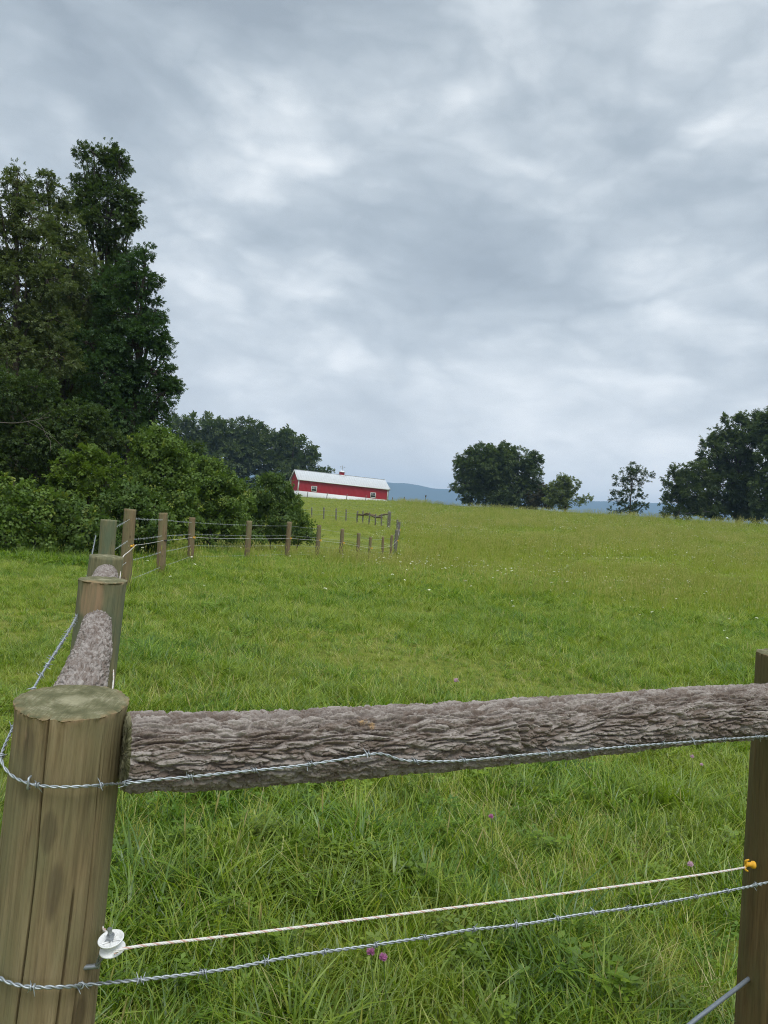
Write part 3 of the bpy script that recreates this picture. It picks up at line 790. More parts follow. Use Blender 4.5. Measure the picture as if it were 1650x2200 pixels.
tree('small_tree', 'dull reddish brown small tree tucked against the right side of the round oak', 'tree', CG, 147, 1165,
     [(1165, 1052, 16, 10), (1155, 1068, 18, 14), (1172, 1072, 18, 14), (1160, 1084, 22, 8)], 'rust', 'broad', 1.0, .15, 2.2)
tree('small_tree', 'light green small tree with a low branch reaching right beside the round oak', 'tree', CG, 144, 1212,
     [(1213, 1027, 13, 9), (1228, 1038, 14, 10), (1190, 1052, 18, 12), (1212, 1034, 14, 10), (1195, 1042, 12, 9), (1225, 1050, 13, 9), (1205, 1058, 22, 12), (1185, 1068, 16, 13), (1222, 1070, 18, 12), (1205, 1083, 24, 10), (1242, 1078, 10, 4), (1255, 1071, 9, 3), (1266, 1069, 6, 2.5)], 'pale', 'broad', .75, .16, 3.0)
tree('sapling', 'slender sparse tree standing alone on the crest with layered branches', 'tree', CG, 128, 1352,
     [(1358, 1003, 14, 5), (1345, 1010, 14, 4.5), (1378, 1010, 16, 4.5), (1392, 1018, 11, 4), (1335, 1025, 14, 4.5), (1362, 1026, 18, 5), (1385, 1033, 10, 4), (1332, 1040, 14, 4.5), (1362, 1046, 18, 5), (1328, 1056, 13, 4.5), (1352, 1062, 20, 5), (1378, 1066, 11, 4), (1326, 1076, 13, 4.5), (1350, 1082, 22, 6), (1378, 1086, 11, 4), (1328, 1097, 14, 4.5), (1360, 1098, 18, 5)],
     'oak', 'broad', .55, .17, 1.7, depth=1.3, sub=7)
tree('oak_tree', 'lower tree with a pale leaning trunk at the left of the right hand grove', 'tree', CG, 118, 1452,
     [(1462, 1012, 16, 9), (1485, 1006, 18, 10), (1450, 1030, 18, 12), (1478, 1030, 26, 16), (1508, 1020, 20, 14), (1440, 1055, 16, 12), (1470, 1058, 24, 15), (1505, 1055, 26, 20), (1435, 1082, 14, 10), (1525, 1035, 18, 16), (1528, 1075, 20, 18), (1500, 1000, 14, 9), (1432, 1100, 12, 7), (1478, 1085, 22, 12), (1505, 1090, 26, 14), (1465, 1104, 22, 6), (1490, 1062, 30, 24), (1520, 1100, 30, 10)], 'oak_far', 'broad', 0.75, .22, 3.2, bark='pale_bark')
tree('oak_tree', 'biggest dark tree of the right hand grove, with a domed crown', 'tree', CG, 120, 1585,
     [(1605, 900, 26, 12), (1575, 912, 22, 12), (1632, 908, 22, 14), (1555, 928, 22, 14), (1600, 930, 40, 20), (1520, 945, 10, 9), (1530, 965, 22, 16), (1570, 960, 36, 24), (1620, 960, 40, 26), (1518, 985, 16, 12), (1545, 1000, 32, 20), (1595, 1000, 40, 26), (1560, 1040, 36, 22), (1610, 1045, 36, 26), (1545, 1080, 30, 16), (1595, 1085, 36, 16), (1570, 1105, 40, 10), (1610, 1100, 40, 14), (1630, 1020, 30, 30), (1575, 1065, 40, 22)], 'oak_far', 'broad', 0.85, .42, 3.6)
tree('oak_tree', 'dark tree cut off by the right edge of the photo', 'tree', CG, 113, 1665,
     [(1652, 888, 14, 10), (1690, 880, 36, 22), (1648, 905, 10, 8), (1680, 925, 50, 30), (1740, 930, 50, 50), (1670, 975, 44, 30), (1720, 1000, 60, 40), (1655, 1030, 36, 24), (1700, 1050, 50, 30), (1645, 1070, 32, 18), (1670, 1100, 50, 14), (1740, 1080, 50, 30)], 'oak_far', 'broad', 0.85, .42, 3.6)

# ------------------------------------------------------------------ posts
def rot_to(axis):
    return Vector((0, 0, 1)).rotation_difference(Vector(axis)).to_matrix()

POSTS = {}
def post(key, name, label, group, top, foot, r_top, r_base, mat, nu=90, nv=64, seed=0, tilt=(0, 0), rough=1.0, bury=.3, cracks=(), stains=(), fresh=(), resin=(), ragged=.0, end='end', flare=0.0):
    top = np.asarray(top, float); foot = np.asarray(foot, float)
    ax = top - foot; Lh = np.linalg.norm(ax); ax /= Lh
    R = np.array(rot_to(ax)); L = Lh + bury
    base = foot - ax * bury
    z = L * np.linspace(0, 1, nu) ** .8
    z = np.concatenate([z, [L + .0]])
    th = np.arange(nv) * 2 * PI / nv
    ZZ, TH = np.meshgrid(z, th, indexing='ij')
    u = ZZ / L
    r = r_base + (r_top - r_base) * u
    P = np.stack([np.cos(TH) * 1.1, np.sin(TH) * 1.1, ZZ * .9], -1)
    r = r * (1 + .030 * rough * perlin(P, seed))
    P2 = np.stack([np.cos(TH) * r_top * 95, np.sin(TH) * r_top * 95, ZZ * 2.2], -1)
    r = r + .0011 * rough * fbm(P2, 3, seed + 3)
    for (a, z0, z1, w, dp) in cracks:
        wa = a + .10 * perlin(np.stack([ZZ * 3, ZZ * 0, ZZ * 0], -1), seed + 9)
        da = (TH - wa + PI) % (2 * PI) - PI
        r = r - dp * np.exp(-(da * r_top / w) ** 2) * sstep(z0 - .06, z0 + .04, ZZ) * (1 - sstep(z1 - .05, z1 + .02, ZZ))
    dtop = L - ZZ
    r = r + flare * np.exp(-dtop / .018)
    r = r + ragged * np.exp(-dtop / .010) * (fbm(np.stack([np.cos(TH) * 5, np.sin(TH) * 5, ZZ * 20], -1), 4, seed + 5))
    X = r * np.cos(TH); Y_ = r * np.sin(TH)
    zt = ZZ + u ** 10 * (tilt[0] * X + tilt[1] * Y_)
    zt[-1] += .004 * ragged / .004 * perlin(np.stack([np.cos(th) * 4, np.sin(th) * 4, th * 0], -1), seed + 8) if ragged else 0
    V = np.stack([X, Y_, zt], -1)
    nr = len(z)
    # sawn top
    fr = np.array([.985, .96, .92, .86, .78, .68, .56, .44, .32, .2, .1, .03])
    rt = r[-1]
    cap = []
    for q in fr:
        x = rt * q * np.cos(th); y = rt * q * np.sin(th)
        zz = L + tilt[0] * x + tilt[1] * y + .0032 * (1 - np.exp(-(1 - q) / .06)) + .0014 * fbm(np.stack([x * 60, y * 14, x * 0], -1), 3, seed + 7)
        cap.append(np.stack([x, y, zz], -1))
    Vall = np.concatenate([V.reshape(-1, 3), np.concatenate(cap)])
    F1 = grid_faces(nr, nv)
    F2 = grid_faces(len(fr) + 1, nv) + (nr - 1) * nv
    Wd = Vall @ R.T + base
    def spots(lst):
        a = np.zeros(len(Vall))
        for (c, sx, sz) in lst:
            d = (Wd - np.asarray(c)) @ R
            n = .35 * fbm(np.stack([d[:, 0] * 40, d[:, 1] * 40, d[:, 2] * 14], -1), 3, seed + 11)
            q = (d[:, 0] / sx) ** 2 + (d[:, 1] / sx) ** 2 + (d[:, 2] / sz) ** 2
            a = np.maximum(a, sstep(1.35, .5, q + n))
        return a
    fr_a = spots(fresh)
    if ragged:
        edge = np.exp(-np.abs(np.concatenate([dtop.ravel(), np.repeat((1 - fr) * r_top, nv)])) / .007)
        fr_a = np.maximum(fr_a, edge * sstep(-.15, .25, fbm(Vall * 45, 3, seed + 13)) * .8)
    mb = MB(); mb.add(Vall, F1, 0, stain=spots(stains), fresh=fr_a, resin=spots(resin))
    mb.f.append(F2); mb.mi.append(np.full(len(F2), 1, np.int32))
    last = (nr + len(fr) - 1) * nv + np.arange(nv)
    mb.f.append(last[None, :]); mb.mi.append(np.array([1], np.int32))
    o = mb.build(name, [M[mat], M[end]], None, True)
    M4 = Matrix.Translation(Vector(base)) @ Matrix(R.tolist()).to_4x4()
    o.matrix_world = M4
    o.location = base; o.rotation_mode = 'QUATERNION'; o.rotation_quaternion = rot_to(ax).to_quaternion()
    tag(o, label, 'fence post', group)
    POSTS[key] = (top, foot, r_top, o, M4)
    return o

def adopt(child, key):
    o, M4 = POSTS[key][3], POSTS[key][4]
    child.parent = o; child.matrix_parent_inverse = M4.inverted(); return child

HB = 'thick green tinged brace posts of the near fence'
fz = lambda p, Yd: p
def end_post(key, label, tpx, tpy, bpx, bpy_, Yd, r_t, r_b, **kw):
    tp = at(tpx, tpy, Yd); b = at(bpx, bpy_, Yd)
    k = (tp[2] - Hs(b[0], b[1])) / (tp[2] - b[2]); b = tp + (b - tp) * k
    return post(key, 'brace_post', label, HB, tp, b, r_t, r_b, **kw)

def sp(px, py, Yd, sx, sz): return (at(px, py, Yd), sx, sz)
end_post('corner', 'big sawn topped corner post in the left foreground with a white reel insulator', 157, 1507, 6, 2862, 1.494, .100, .110,
         mat='post_near', nu=420, nv=660, seed=2, tilt=(0.0, .085), ragged=.0045, flare=.0035,
         cracks=((-1.55, .2, 1.57, .0013, .014), (-.86, .3, 1.22, .0014, .014), (-.55, .5, 1.50, .0012, .010), (-2.2, .2, 1.0, .0012, .010), (-1.12, .2, .95, .0011, .009), (-2.5, .6, 1.5, .0012, .009)),
         stains=[sp(118, 1920, 1.39, .016, .075), sp(42, 1980, 1.41, .013, .075), sp(60, 1790, 1.41, .010, .03), sp(55, 1620, 1.42, .012, .085), sp(105, 1790, 1.39, .014, .04), sp(30, 1815, 1.42, .006, .008), sp(70, 1640, 1.41, .018, .10)],
         fresh=[sp(64, 1577, 1.41, .008, .02)], resin=[sp(104, 1820, 1.385, .0045, .011)])
end_post('second', 'splintered brace post with a broken rim, right behind the corner post', 222, 1246, 178, 1610, 3.63, .107, .11,
         mat='post_green', nu=120, nv=110, seed=5, tilt=(.02, .04), ragged=.006, flare=.003, cracks=((-1.2, .5, 1.56, .004, .008),), fresh=[sp(196, 1285, 3.53, .055, .11), sp(190, 1350, 3.53, .03, .10)])
end_post('third', 'short looking green brace post just behind the splintered one', 229, 1195, 205, 1400, 5.5, .115, .12, mat='post_green', nu=70, nv=64, seed=8, tilt=(0, .03))
end_post('fourth', 'green stained brace post farthest back in the left row, before the slim line posts begin', 234, 1117, 220, 1300, 10.7, .108, .112, mat='post_green', nu=60, nv=48, seed=12)
end_post('right', 'dark brown post cut off by the right edge of the photo with a yellow insulator', 1702, 1408, 1650, 2330, 2.36, .099, .103, mat='post_dark', nu=200, nv=150, seed=15, tilt=(0, .02), ragged=.003, cracks=((-2.2, .2, 1.3, .002, .005), (-1.6, .3, 1.2, .002, .005)), stains=[sp(1606, 2068, 2.27, .012, .012)])

LG = 'round line posts of the long wire fence'
line = [  # top px, py, base px, width px, depth, label
    (280, 1094, 268, 26, 13.0, 'tall line post nearest the green end posts, with a yellow insulator tying the white rope'),
    (351, 1102, 345, 19, 16.6, 'line post second from the green end posts'),
    (413, 1112, 408, 14, 20.5, 'line post third from the green end posts, in front of the vine tower'),
    (536, 1119, 530, 12.5, 24.3, 'line post standing alone before the widest gap of the hedge'),
    (622, 1121, 617, 11, 28.8, 'line post below the left gable of the barn'),
    (686, 1128, 681, 9.5, 32, 'line post just right of the end of the hedge'),
    (736, 1136, 732, 8.6, 34.8, 'line post on open grass right of the hedge, first of the low run'),
    (771, 1145, 768, 7.8, 37, 'line post under the left end of the little rail brace'),
    (796, 1154, 793, 6.4, 39.5, 'shortest looking line post, half sunk in tall grass'),
    (823, 1153, 821, 5.6, 42, 'line post in the dip under the right end of the little rail brace'),
    (842, 1150, 838, 5.6, 44, 'line post at the bend of the fence where the rope turns uphill'),
    (853, 1138, 849, 7.6, 47, 'thick grey bend post of the far corner'),
    (858, 1121, 855, 6.0, 56, 'grey post right behind the thick bend post'),
    (854, 1116, 853, 4.2, 64, 'thin grey post topmost of the bend group')]
for k, (px, py, bx, w, Yd, lab) in enumerate(line):
    tp = at(px, py, Yd); b = at(bx, py + 1.3 * FPX / Yd, Yd); b[2] = Hs(b[0], b[1])
    r = .5 * w * Yd / FPX
    post(k, 'line_post', lab, LG, tp, b, r * .97, r * 1.03, 'post_line' if k < 11 else 'post_grey', 40 if k < 3 else 20, 32 if k < 3 else 16, 30 + k, tilt=(random.uniform(-.05, .05), random.uniform(-.05, .05)))
pf = []
for kk in range(14):
    f_ = POSTS[kk][1]
    for _ in range(16):
        a_ = random.uniform(0, 2 * PI); r_ = POSTS[kk][2] + abs(random.gauss(.04, .16)); pf.append((f_[0] + math.cos(a_) * r_, f_[1] + math.sin(a_) * r_))
pf = np.array(pf); ps = rng.uniform(.7, 1.3, len(pf))
t_var = [tuft('tall_tuft', M['grass'], 18, .12, (.18, .42), (.008, .014), (.0, .4), (.1, .7), (.2, .35, .5, .62), 1), tuft('tall_tuft', M['grass'], 16, .12, (.14, .34), (.008, .016), (.1, .5), (.2, .8), (.1, .3, .45), 0)]
scatter('tall_grass', 'taller unmown grass round the feet of the line posts', 'grass', t_var, np.stack([pf[:, 0], pf[:, 1], H(pf[:, 0], pf[:, 1]) - .01], -1), rng.integers(0, 2, len(pf)),
        np.stack([rng.normal(0, .1, len(pf)), rng.normal(0, .1, len(pf)), rng.uniform(0, 6, len(pf))], -1), np.stack([ps, ps, ps], -1))
FG = 'grey posts of the far cross fence'
far = [(644, 1088, 644, 84, 2.6, 'grey far fence post at the left end, half behind the light green bush'), (670, 1090, 669, 84, 2.8, 'grey far fence post second from the hedge'), (696, 1090, 695, 83, 3.2, 'grey far fence post third from the hedge'),
       (722.5, 1092, 721.5, 82, 3.2, 'grey far fence post fourth from the hedge'), (744, 1094, 743, 82, 3.0, 'grey far fence post just left of the little rail brace'),
       (768.5, 1098, 766, 80, 3.4, 'left end post of the little rail brace carrying the dark rail'), (780, 1097, 779, 79, 3.2, 'second post of the little rail brace'), (794.5, 1101, 792.5, 78, 3.4, 'third post of the little rail brace'),
       (807, 1104, 806, 77, 3.2, 'fourth post of the little rail brace'), (820, 1104, 819, 76, 3.4, 'post of the little rail brace at the right end of the dark rail'), (835, 1098.5, 834, 75.5, 3.6, 'left one of the paired posts at the right end of the rail brace'), (838.5, 1099, 837, 73, 4.4, 'right one of the paired posts at the right end of the rail brace')]
for k, (px, py, bx, Yd, w, lab) in enumerate(far):
    tp = at(px, py, Yd); b = at(bx, py + 28, Yd); b[2] = Hs(b[0], b[1]); r = .5 * w * Yd / FPX
    post(100 + k, 'far_fence_post', lab, FG, tp, b, r, r, 'post_grey', 10, 10, 60 + k)
YG = 'thin posts of the yard fence by the barn'
yard = [(661.5, 1057, 166, 'thin yard post in front of the left barn window'), (703.5, 1058.5, 168, 'thin yard post second from the left in front of the barn'), (746, 1061.5, 170, 'thin yard post third from the left in front of the barn'),
        (787, 1064.5, 172, 'thin yard post just left of the right barn window'), (843.5, 1068.5, 172, 'dark thin post first right of the barn against the blue mountain'), (869, 1067.5, 168, 'dark thin post second right of the barn against the blue mountain')]
for k, (px, py, Yd, lab) in enumerate(yard):
    tp = at(px, py, Yd); b = tp.copy(); b[2] = Hs(b[0], b[1]); b[0] -= .05
    post(200 + k, 'yard_post', lab, YG, tp, b, .085, .085, 'post_dark' if k > 3 else 'post_grey', 8, 8, 90 + k)
# birdhouse on a pole
tp = at(915, 1063.5, 160); b = tp.copy(); b[2] = Hs(b[0], b[1])
root = empty('birdhouse', b); tag(root, 'small dark birdhouse on a pole on the crest between barn and round oak', 'birdhouse')
mb = MB(); mb.tube([[0, 0, -.2], [0, 0, tp[2] - b[2] - .45]], [.05, .05], 8); mb.build('pole', M['post_grey'], root)
hh = tp[2] - b[2]
mb = MB(); mb.box((0, 0, hh - .27), (.26, .24, .38)); bx_ = mb.build('box', M['post_dark'], root)
mb = MB(); mb.box((-.09, 0, hh - .04), (.24, .36, .025), Matrix.Rotation(-.5, 3, 'Y')); mb.box((.09, 0, hh - .04), (.24, .36, .025), Matrix.Rotation(.5, 3, 'Y')); mb.build('roof', M['post_dark'], root)
mb = MB(); mb.tube([[0, -.121, hh - .22], [0, -.128, hh - .22]], [.03, .03], 10); mb.build('entrance', M['dark_plastic'], root)

# ------------------------------------------------------------------ bark covered log rails
def log(name, label, group, pts, rad, nu, nv, seed, knot=None, wounds=(), amp=1.0):
    P = smooth_path(pts, nu); s = np.concatenate([[0], np.cumsum(np.linalg.norm(np.diff(P, axis=0), axis=1))])
    P = P + np.stack([fbm(np.stack([s * 2, s * 0 + q, s * 0], -1), 2, seed + 40) for q in range(3)], -1) * .004
    R0 = rad
    T = np.gradient(P, axis=0); T /= np.linalg.norm(T, axis=1)[:, None]
    Nn = np.array([0, 0, 1.]) - T * T[:, 2:3]; Nn /= np.linalg.norm(Nn, axis=1)[:, None]; B = np.cross(T, Nn)
    th = np.arange(nv) * 2 * PI / nv
    S, TH = np.meshgrid(s, th, indexing='ij')
    C = np.stack([S, np.cos(TH) * R0, np.sin(TH) * R0], -1)
    warp = np.stack([0 * S, fbm(C * np.array([5, 14, 14]), 3, seed) * .008, fbm(C * np.array([5, 14, 14]), 3, seed + 1) * .008], -1)
    Q = C + warp
    n1 = perlin(Q * np.array([13, 72, 72]), seed + 2)
    n2 = perlin(Q * np.array([20, 105, 105]) + 7, seed + 3)
    n3 = fbm(Q * np.array([70, 170, 170]), 3, seed + 4)
    big = fbm(C * np.array([3, 8, 8]), 2, seed + 6)
    f1 = np.exp(-np.abs(n1 / .14) ** 2.2); f2 = np.exp(-np.abs(n2 / .11) ** 2)
    plate = np.clip(np.abs(n1) * 1.6, 0, 1) ** .6
    step = (np.floor((n2 + .3 * n3) * 5) / 5)
    h = -.0105 * f1 - .0040 * f2 * (1 - f1) + .0026 * plate + .0019 * step + .0012 * n3
    w1, w2, wid, wof = worley(Q * np.array([15, 72, 72]) + .30 * n3[..., None], seed + 20)
    crack = np.exp(-((w2 - w1) / .11) ** 2)
    h = h + .0024 * (wid - .5) + .0022 * wof - .0032 * crack
    # scaly cross cracks
    n4 = perlin(Q * np.array([60, 26, 26]), seed + 9); h = h - .0022 * np.exp(-(n4 / .09) ** 2) * (1 - f1)
    h = h * amp
    r = R0 * (1 + .035 * big) + h
    if knot is not None:
        kp, wk = knot
        ik = int(np.argmin(np.linalg.norm(P - kp, axis=1))); sk = s[ik]; dk = kp - P[ik]; ak = math.atan2(dk @ B[ik], dk @ Nn[ik])
        da = (TH - ak + PI) % (2 * PI) - PI
        d1 = S - sk - .25 * da * R0; d2 = da * R0
        q = (d1 / wk) ** 2 + (d2 / (wk * 1.25)) ** 2
        r = r + .021 * np.exp(-q) - .024 * np.exp(-((d1 - .010) / .010) ** 2 - (d2 / .034) ** 2) + .003 * np.sin(np.sqrt(q) * 9) * np.exp(-q * .6)
    V = P[:, None] + r[..., None] * (np.cos(TH)[..., None] * Nn[:, None] + np.sin(TH)[..., None] * B[:, None])
    wd = np.zeros(V.shape[:2])
    for c, rr_ in wounds:
        d = np.linalg.norm(V - np.asarray(c), axis=-1); wd = np.maximum(wd, sstep(rr_, rr_ * .3, d))
    strata = np.clip(.5 + .62 * (wid - .5) + .25 * step + .25 * n3, 0, 1)
    mb = MB(); mb.add(V.reshape(-1, 3), grid_faces(nu, nv), 0, wound=wd.ravel(), strata=strata.ravel())
    nV = nu * nv
    for row, pc, flip in ((0, P[0] - T[0] * .004, 0), (nu - 1, P[-1] + T[-1] * .004, 1)):
        prev = row * nv + np.arange(nv)
        for q in (.8, .5, .2, .03):
            ring = pc + (V[row] - P[row]) * q + rng.normal(0, .0008, (nv, 3))
            mb.add(ring, [], 1, wound=0.0, strata=0.5)
            cur = mb.n - nv + np.arange(nv)
            a, b2, c2, d2 = prev, np.roll(prev, -1), np.roll(cur, -1), cur
            f = np.stack([a, d2, c2, b2] if not flip else [a, b2, c2, d2], -1) if True else None
            mb.f.append(f); mb.mi.append(np.full(nv, 1, np.int32)); prev = cur
        mb.f.append((prev[::-1] if flip == 0 else prev)[None, :]); mb.mi.append(np.array([1], np.int32))
    o = mb.build(name, [M['log'], M['end']], None, True, origin=P[0])
    tag(o, label, 'log rail', group)
    return V.reshape(-1, 3)

def zl(px):  # depth along the near rail
    return 1 / (.680 + (px - 265) * (-.2255 / 1385))
RG = 'bark covered log rails'
c_ = [(268, 1616), (450, 1611), (600, 1605), (750, 1597), (900, 1588), (1050, 1576), (1200, 1563), (1350, 1549), (1500, 1536), (1650, 1527), (1790, 1519)]
LOGV = log('log_rail', 'long rough barked log rail across the foreground between the corner post and the right edge', RG, [at(x, y, zl(x)) for x, y in c_], .0745, 1700, 420, 3,
    knot=(at(1102, 1572, zl(1102) - .073), .036), wounds=[(at(780, 1545, zl(780) - .05), .016), (at(800, 1558, zl(800) - .06), .012), (at(565, 1560, zl(565) - .06), .012), (at(640, 1530, zl(640) - .03), .010)])
pa, pb = at(205, 1590, 1.62), at(207, 1345, 3.56)
log('log_rail', 'stippled log rail seen end on between the corner post and the splintered post', RG, [at(150, 1560, 1.61), at(176, 1470, 2.1), at(200, 1392, 2.8), at(208, 1341, 3.50)], .064, 520, 260, 7, amp=.65)
log('log_rail', 'short visible log rail end showing between the splintered post and the next green post', RG, [at(214, 1290, 3.75), at(222, 1256, 4.5), at(227, 1237, 5.38)], .080, 260, 180, 11, amp=.65)
mb = MB(); 
def small_rail(label, a, b, r, mat):
    mb = MB(); mb.tube(limb(np.asarray(a), np.asarray(b), 0, 8), r, 10); o = mb.build('brace_rail', M[mat], None, True, origin=a); tag(o, label, 'brace rail', 'rails of the little far brace'); return o
small_rail('dark horizontal rail of the little far brace', at(767, 1105.6, 80.2), at(821, 1112, 76.2), .09, 'post_dark')
small_rail('pale horizontal rail of the little far brace', at(779, 1105.4, 79.4), at(836, 1105, 75.6), .09, 'post_line')

# ------------------------------------------------------------------ wires
def barbed(name, label, pts, n, barb_every, parent_cat, group, r=.0013, twist=.018, first=.05, pix=None, gap=.0):
    P = smooth_path(pts, n); s = np.concatenate([[0], np.cumsum(np.linalg.norm(np.diff(P, axis=0), axis=1))])
    T = np.gradient(P, axis=0); T /= np.linalg.norm(T, axis=1)[:, None]
    N_ = np.cross(T, [0, 0, 1.]); N_ /= np.linalg.norm(N_, axis=1)[:, None]; B = np.cross(T, N_)
    mb = MB()
    for ph in (0, PI):
        a = s / twist * PI + ph
        mb.tube(P + r * .95 * (np.cos(a)[:, None] * N_ + np.sin(a)[:, None] * B), r, 6)
    root = mb.build(name, M['wire'], None, True, origin=P[0]); tag(root, label, 'barbed wire', group)
    x = first; out = []
    while x < s[-1]:
        k = int(np.searchsorted(s, x)); k = min(max(k, 2), n - 3)
        a0 = random.uniform(0, 2 * PI); bb = MB()
        tt = np.linspace(-1, 1, 22); ang = a0 + tt * PI * 1.6
        c = P[k] + T[k] * (tt[:, None] * .0042) + (np.cos(ang)[:, None] * N_[k] + np.sin(ang)[:, None] * B[k]) * r * 2.6
        bb.tube(c, r * .72, 5)
        for sg in (-1, 1):
            a = a0 + sg * PI * 1.6; o_ = c[0 if sg < 0 else -1]
            dd = np.cos(a + sg * 1.2) * N_[k] + np.sin(a + sg * 1.2) * B[k] + T[k] * sg * .35; dd /= np.linalg.norm(dd)
            bb.tube([o_, o_ + dd * .006, o_ + dd * .012], [.0011, .0010, .0004], 5)
            d2 = -dd + T[k] * .5 * sg; d2 /= np.linalg.norm(d2)
            bb.tube([o_, o_ + d2 * .005, o_ + d2 * .0105], [.0011, .0010, .0004], 5)
        bo = bb.build('barb', M['wire'], root, True, origin=P[0]); out.append(bo)
        x += barb_every * random.uniform(.9, 1.1)
    return root

def around(key, px_list):
    """points on the camera side of the corner post's surface"""
    top, foot, r, _, _ = POSTS[key]
    out = []
    for px, py in px_list:
        k = (1507 - py) / (1507 - 2862); cx = (157 + (6 - 157) * k - 825) / FPX * 1.494
        lo = at(px, py, 1.43); dx = min(abs(lo[0] - (top[0] + (foot[0] - top[0]) * k)), .113)
        out.append(at(px, py, 1.494 - math.sqrt(max(.1165 ** 2 - dx * dx, 0)) - .002))
    return out
BW = 'barbed wires of the near fence'
up = [at(206, 1150, 10.6), at(197, 1195, 7.6), at(189, 1236, 5.55), at(179, 1275, 4.4), at(167, 1318, 3.6), at(150, 1352, 2.9), at(128, 1388, 2.4), at(100, 1432, 2.0), at(72, 1480, 1.78), at(48, 1525, 1.64), at(27, 1566, 1.53), at(9, 1605, 1.46), at(3, 1628, 1.425), at(9, 1648, 1.41)]
up += around('corner', [(28, 1668), (62, 1683), (110, 1690), (165, 1690), (215, 1687), (245, 1684)])
_k = LOGV - np.array([0, 0, EYE]); _kz = _k @ FW
LPX = 825 + FPX * (_k @ CR) / _kz; LPY = 1100 - FPX * (_k @ CU) / _kz
wp = np.array([(272, 1682), (286, 1681), (300, 1680), (345, 1674), (420, 1668), (505, 1659), (600, 1650), (680, 1640), (760, 1627), (800, 1620), (826, 1621), (860, 1632), (900, 1636), (980, 1635), (1040, 1630), (1115, 1623), (1240, 1613), (1360, 1603), (1480, 1594), (1600, 1585), (1700, 1579), (1780, 1574)], float)
wY = []
for px, py in wp:      # depth of the bark surface under the wire
    q = (np.abs(LPX - px) < 12) & (np.abs(LPY - py) < 10)
    wY.append(LOGV[q, 1].min() - .002 if q.sum() > 3 else zl(px) - .03)
wY = np.array(wY); wY = np.minimum(wY, np.convolve(np.pad(wY, 1, 'edge'), [.25, .5, .25], 'valid') )
up += [at(px, py, y) for (px, py), y in zip(wp, wY)]
barbed('barbed_wire', 'upper barbed wire looping round the corner post and along the long log rail', up, 2600, .118, 'w', BW, r=.0017, first=.1)
lo = around('corner', [(-26, 2082), (-5, 2098), (20, 2111), (60, 2120), (112, 2121), (160, 2119), (195, 2115)])
lo = [at(-45, 2050, 1.52)] + lo
def zw(px): return 1 / (.700 + (px - 200) * (-.246 / 1450))
for px, py in ((300, 2105), (400, 2094), (500, 2080), (570, 2066), (640, 2053), (720, 2042), (800, 2031), (900, 2016), (1000, 1999), (1070, 1992), (1150, 1982), (1240, 1966), (1330, 1954), (1400, 1944), (1500, 1926), (1600, 1907), (1650, 1896), (1780, 1874)):
    lo.append(at(px, py, zw(px)))
barbed('barbed_wire', 'lower barbed wire in front of the grass below the white rope', lo, 1900, .118, 'w', BW, r=.0020, first=.12)
mid = [at(-60, 2035, 1.52), at(-40, 1990, 1.62), at(-25, 1950, 1.75), at(20, 1850, 2.1), at(90, 1650, 2.9), at(150, 1480, 4.2), at(205, 1225, 10.6)]

# staples on the corner post
mb = MB()
c0 = around('corner', [(62, 1683)])[0]
for q in (-1, 1): pass
st = smooth_path([c0 + [0, .006, .011], c0 + [0, -.003, .009], c0 + [.001, -.0045, 0], c0 + [0, -.003, -.009], c0 + [0, .006, -.011]], 14)
mb.tube(st, .0022, 6); adopt(mb.build('staple', M['wire'], None, True), 'corner')

# white poly rope: reel insulator on the corner post, then to the yellow insulator on the right post
def rope(label, pts, n, r, group='white electric ropes'):
    P = smooth_path(pts, n); s = np.concatenate([[0], np.cumsum(np.linalg.norm(np.diff(P, axis=0), axis=1))])
    T = np.gradient(P, axis=0); T /= np.linalg.norm(T, axis=1)[:, None]
    N_ = np.cross(T, [0, 0, 1.]); N_ /= np.linalg.norm(N_, axis=1)[:, None] + 1e-9; B = np.cross(T, N_)
    mb = MB()
    for q in range(4):
        a = s / .014 * PI + q * PI / 2
        mb.tube(P + r * .55 * (np.cos(a)[:, None] * N_ + np.sin(a)[:, None] * B), r * .58, 6, True, 1 if q == 0 else 0)
    o = mb.build('electric_rope', [M['rope'], M['rope_red']], None, True, origin=P[0]); tag(o, label, 'rope', group); return o
rc = at(240, 2028, 1.43)
rope('white electric rope stretched from the reel insulator across the grass to the right post', [rc + [.012, -.021, -.004], at(290, 2034, 1.425), at(480, 2012, zw(480)), at(800, 1972, zw(800)), at(1200, 1921, zw(1200)), at(1500, 1880, zw(1500)), at(1600, 1864, 2.28)], 1300, .0026)
rope('white electric rope running back along the left fence past the brace posts', [rc + [-.004, .022, -.002], at(205, 1960, 1.56), at(196, 1800, 1.80), at(224, 1600, 2.5), at(243, 1470, 3.45), at(244, 1430, 3.65), at(250, 1330, 4.2), at(258, 1238, 5.4), at(263, 1199, 5.75), at(278, 1184, 8.0), at(293, 1170, 12.85)], 900, .0034)

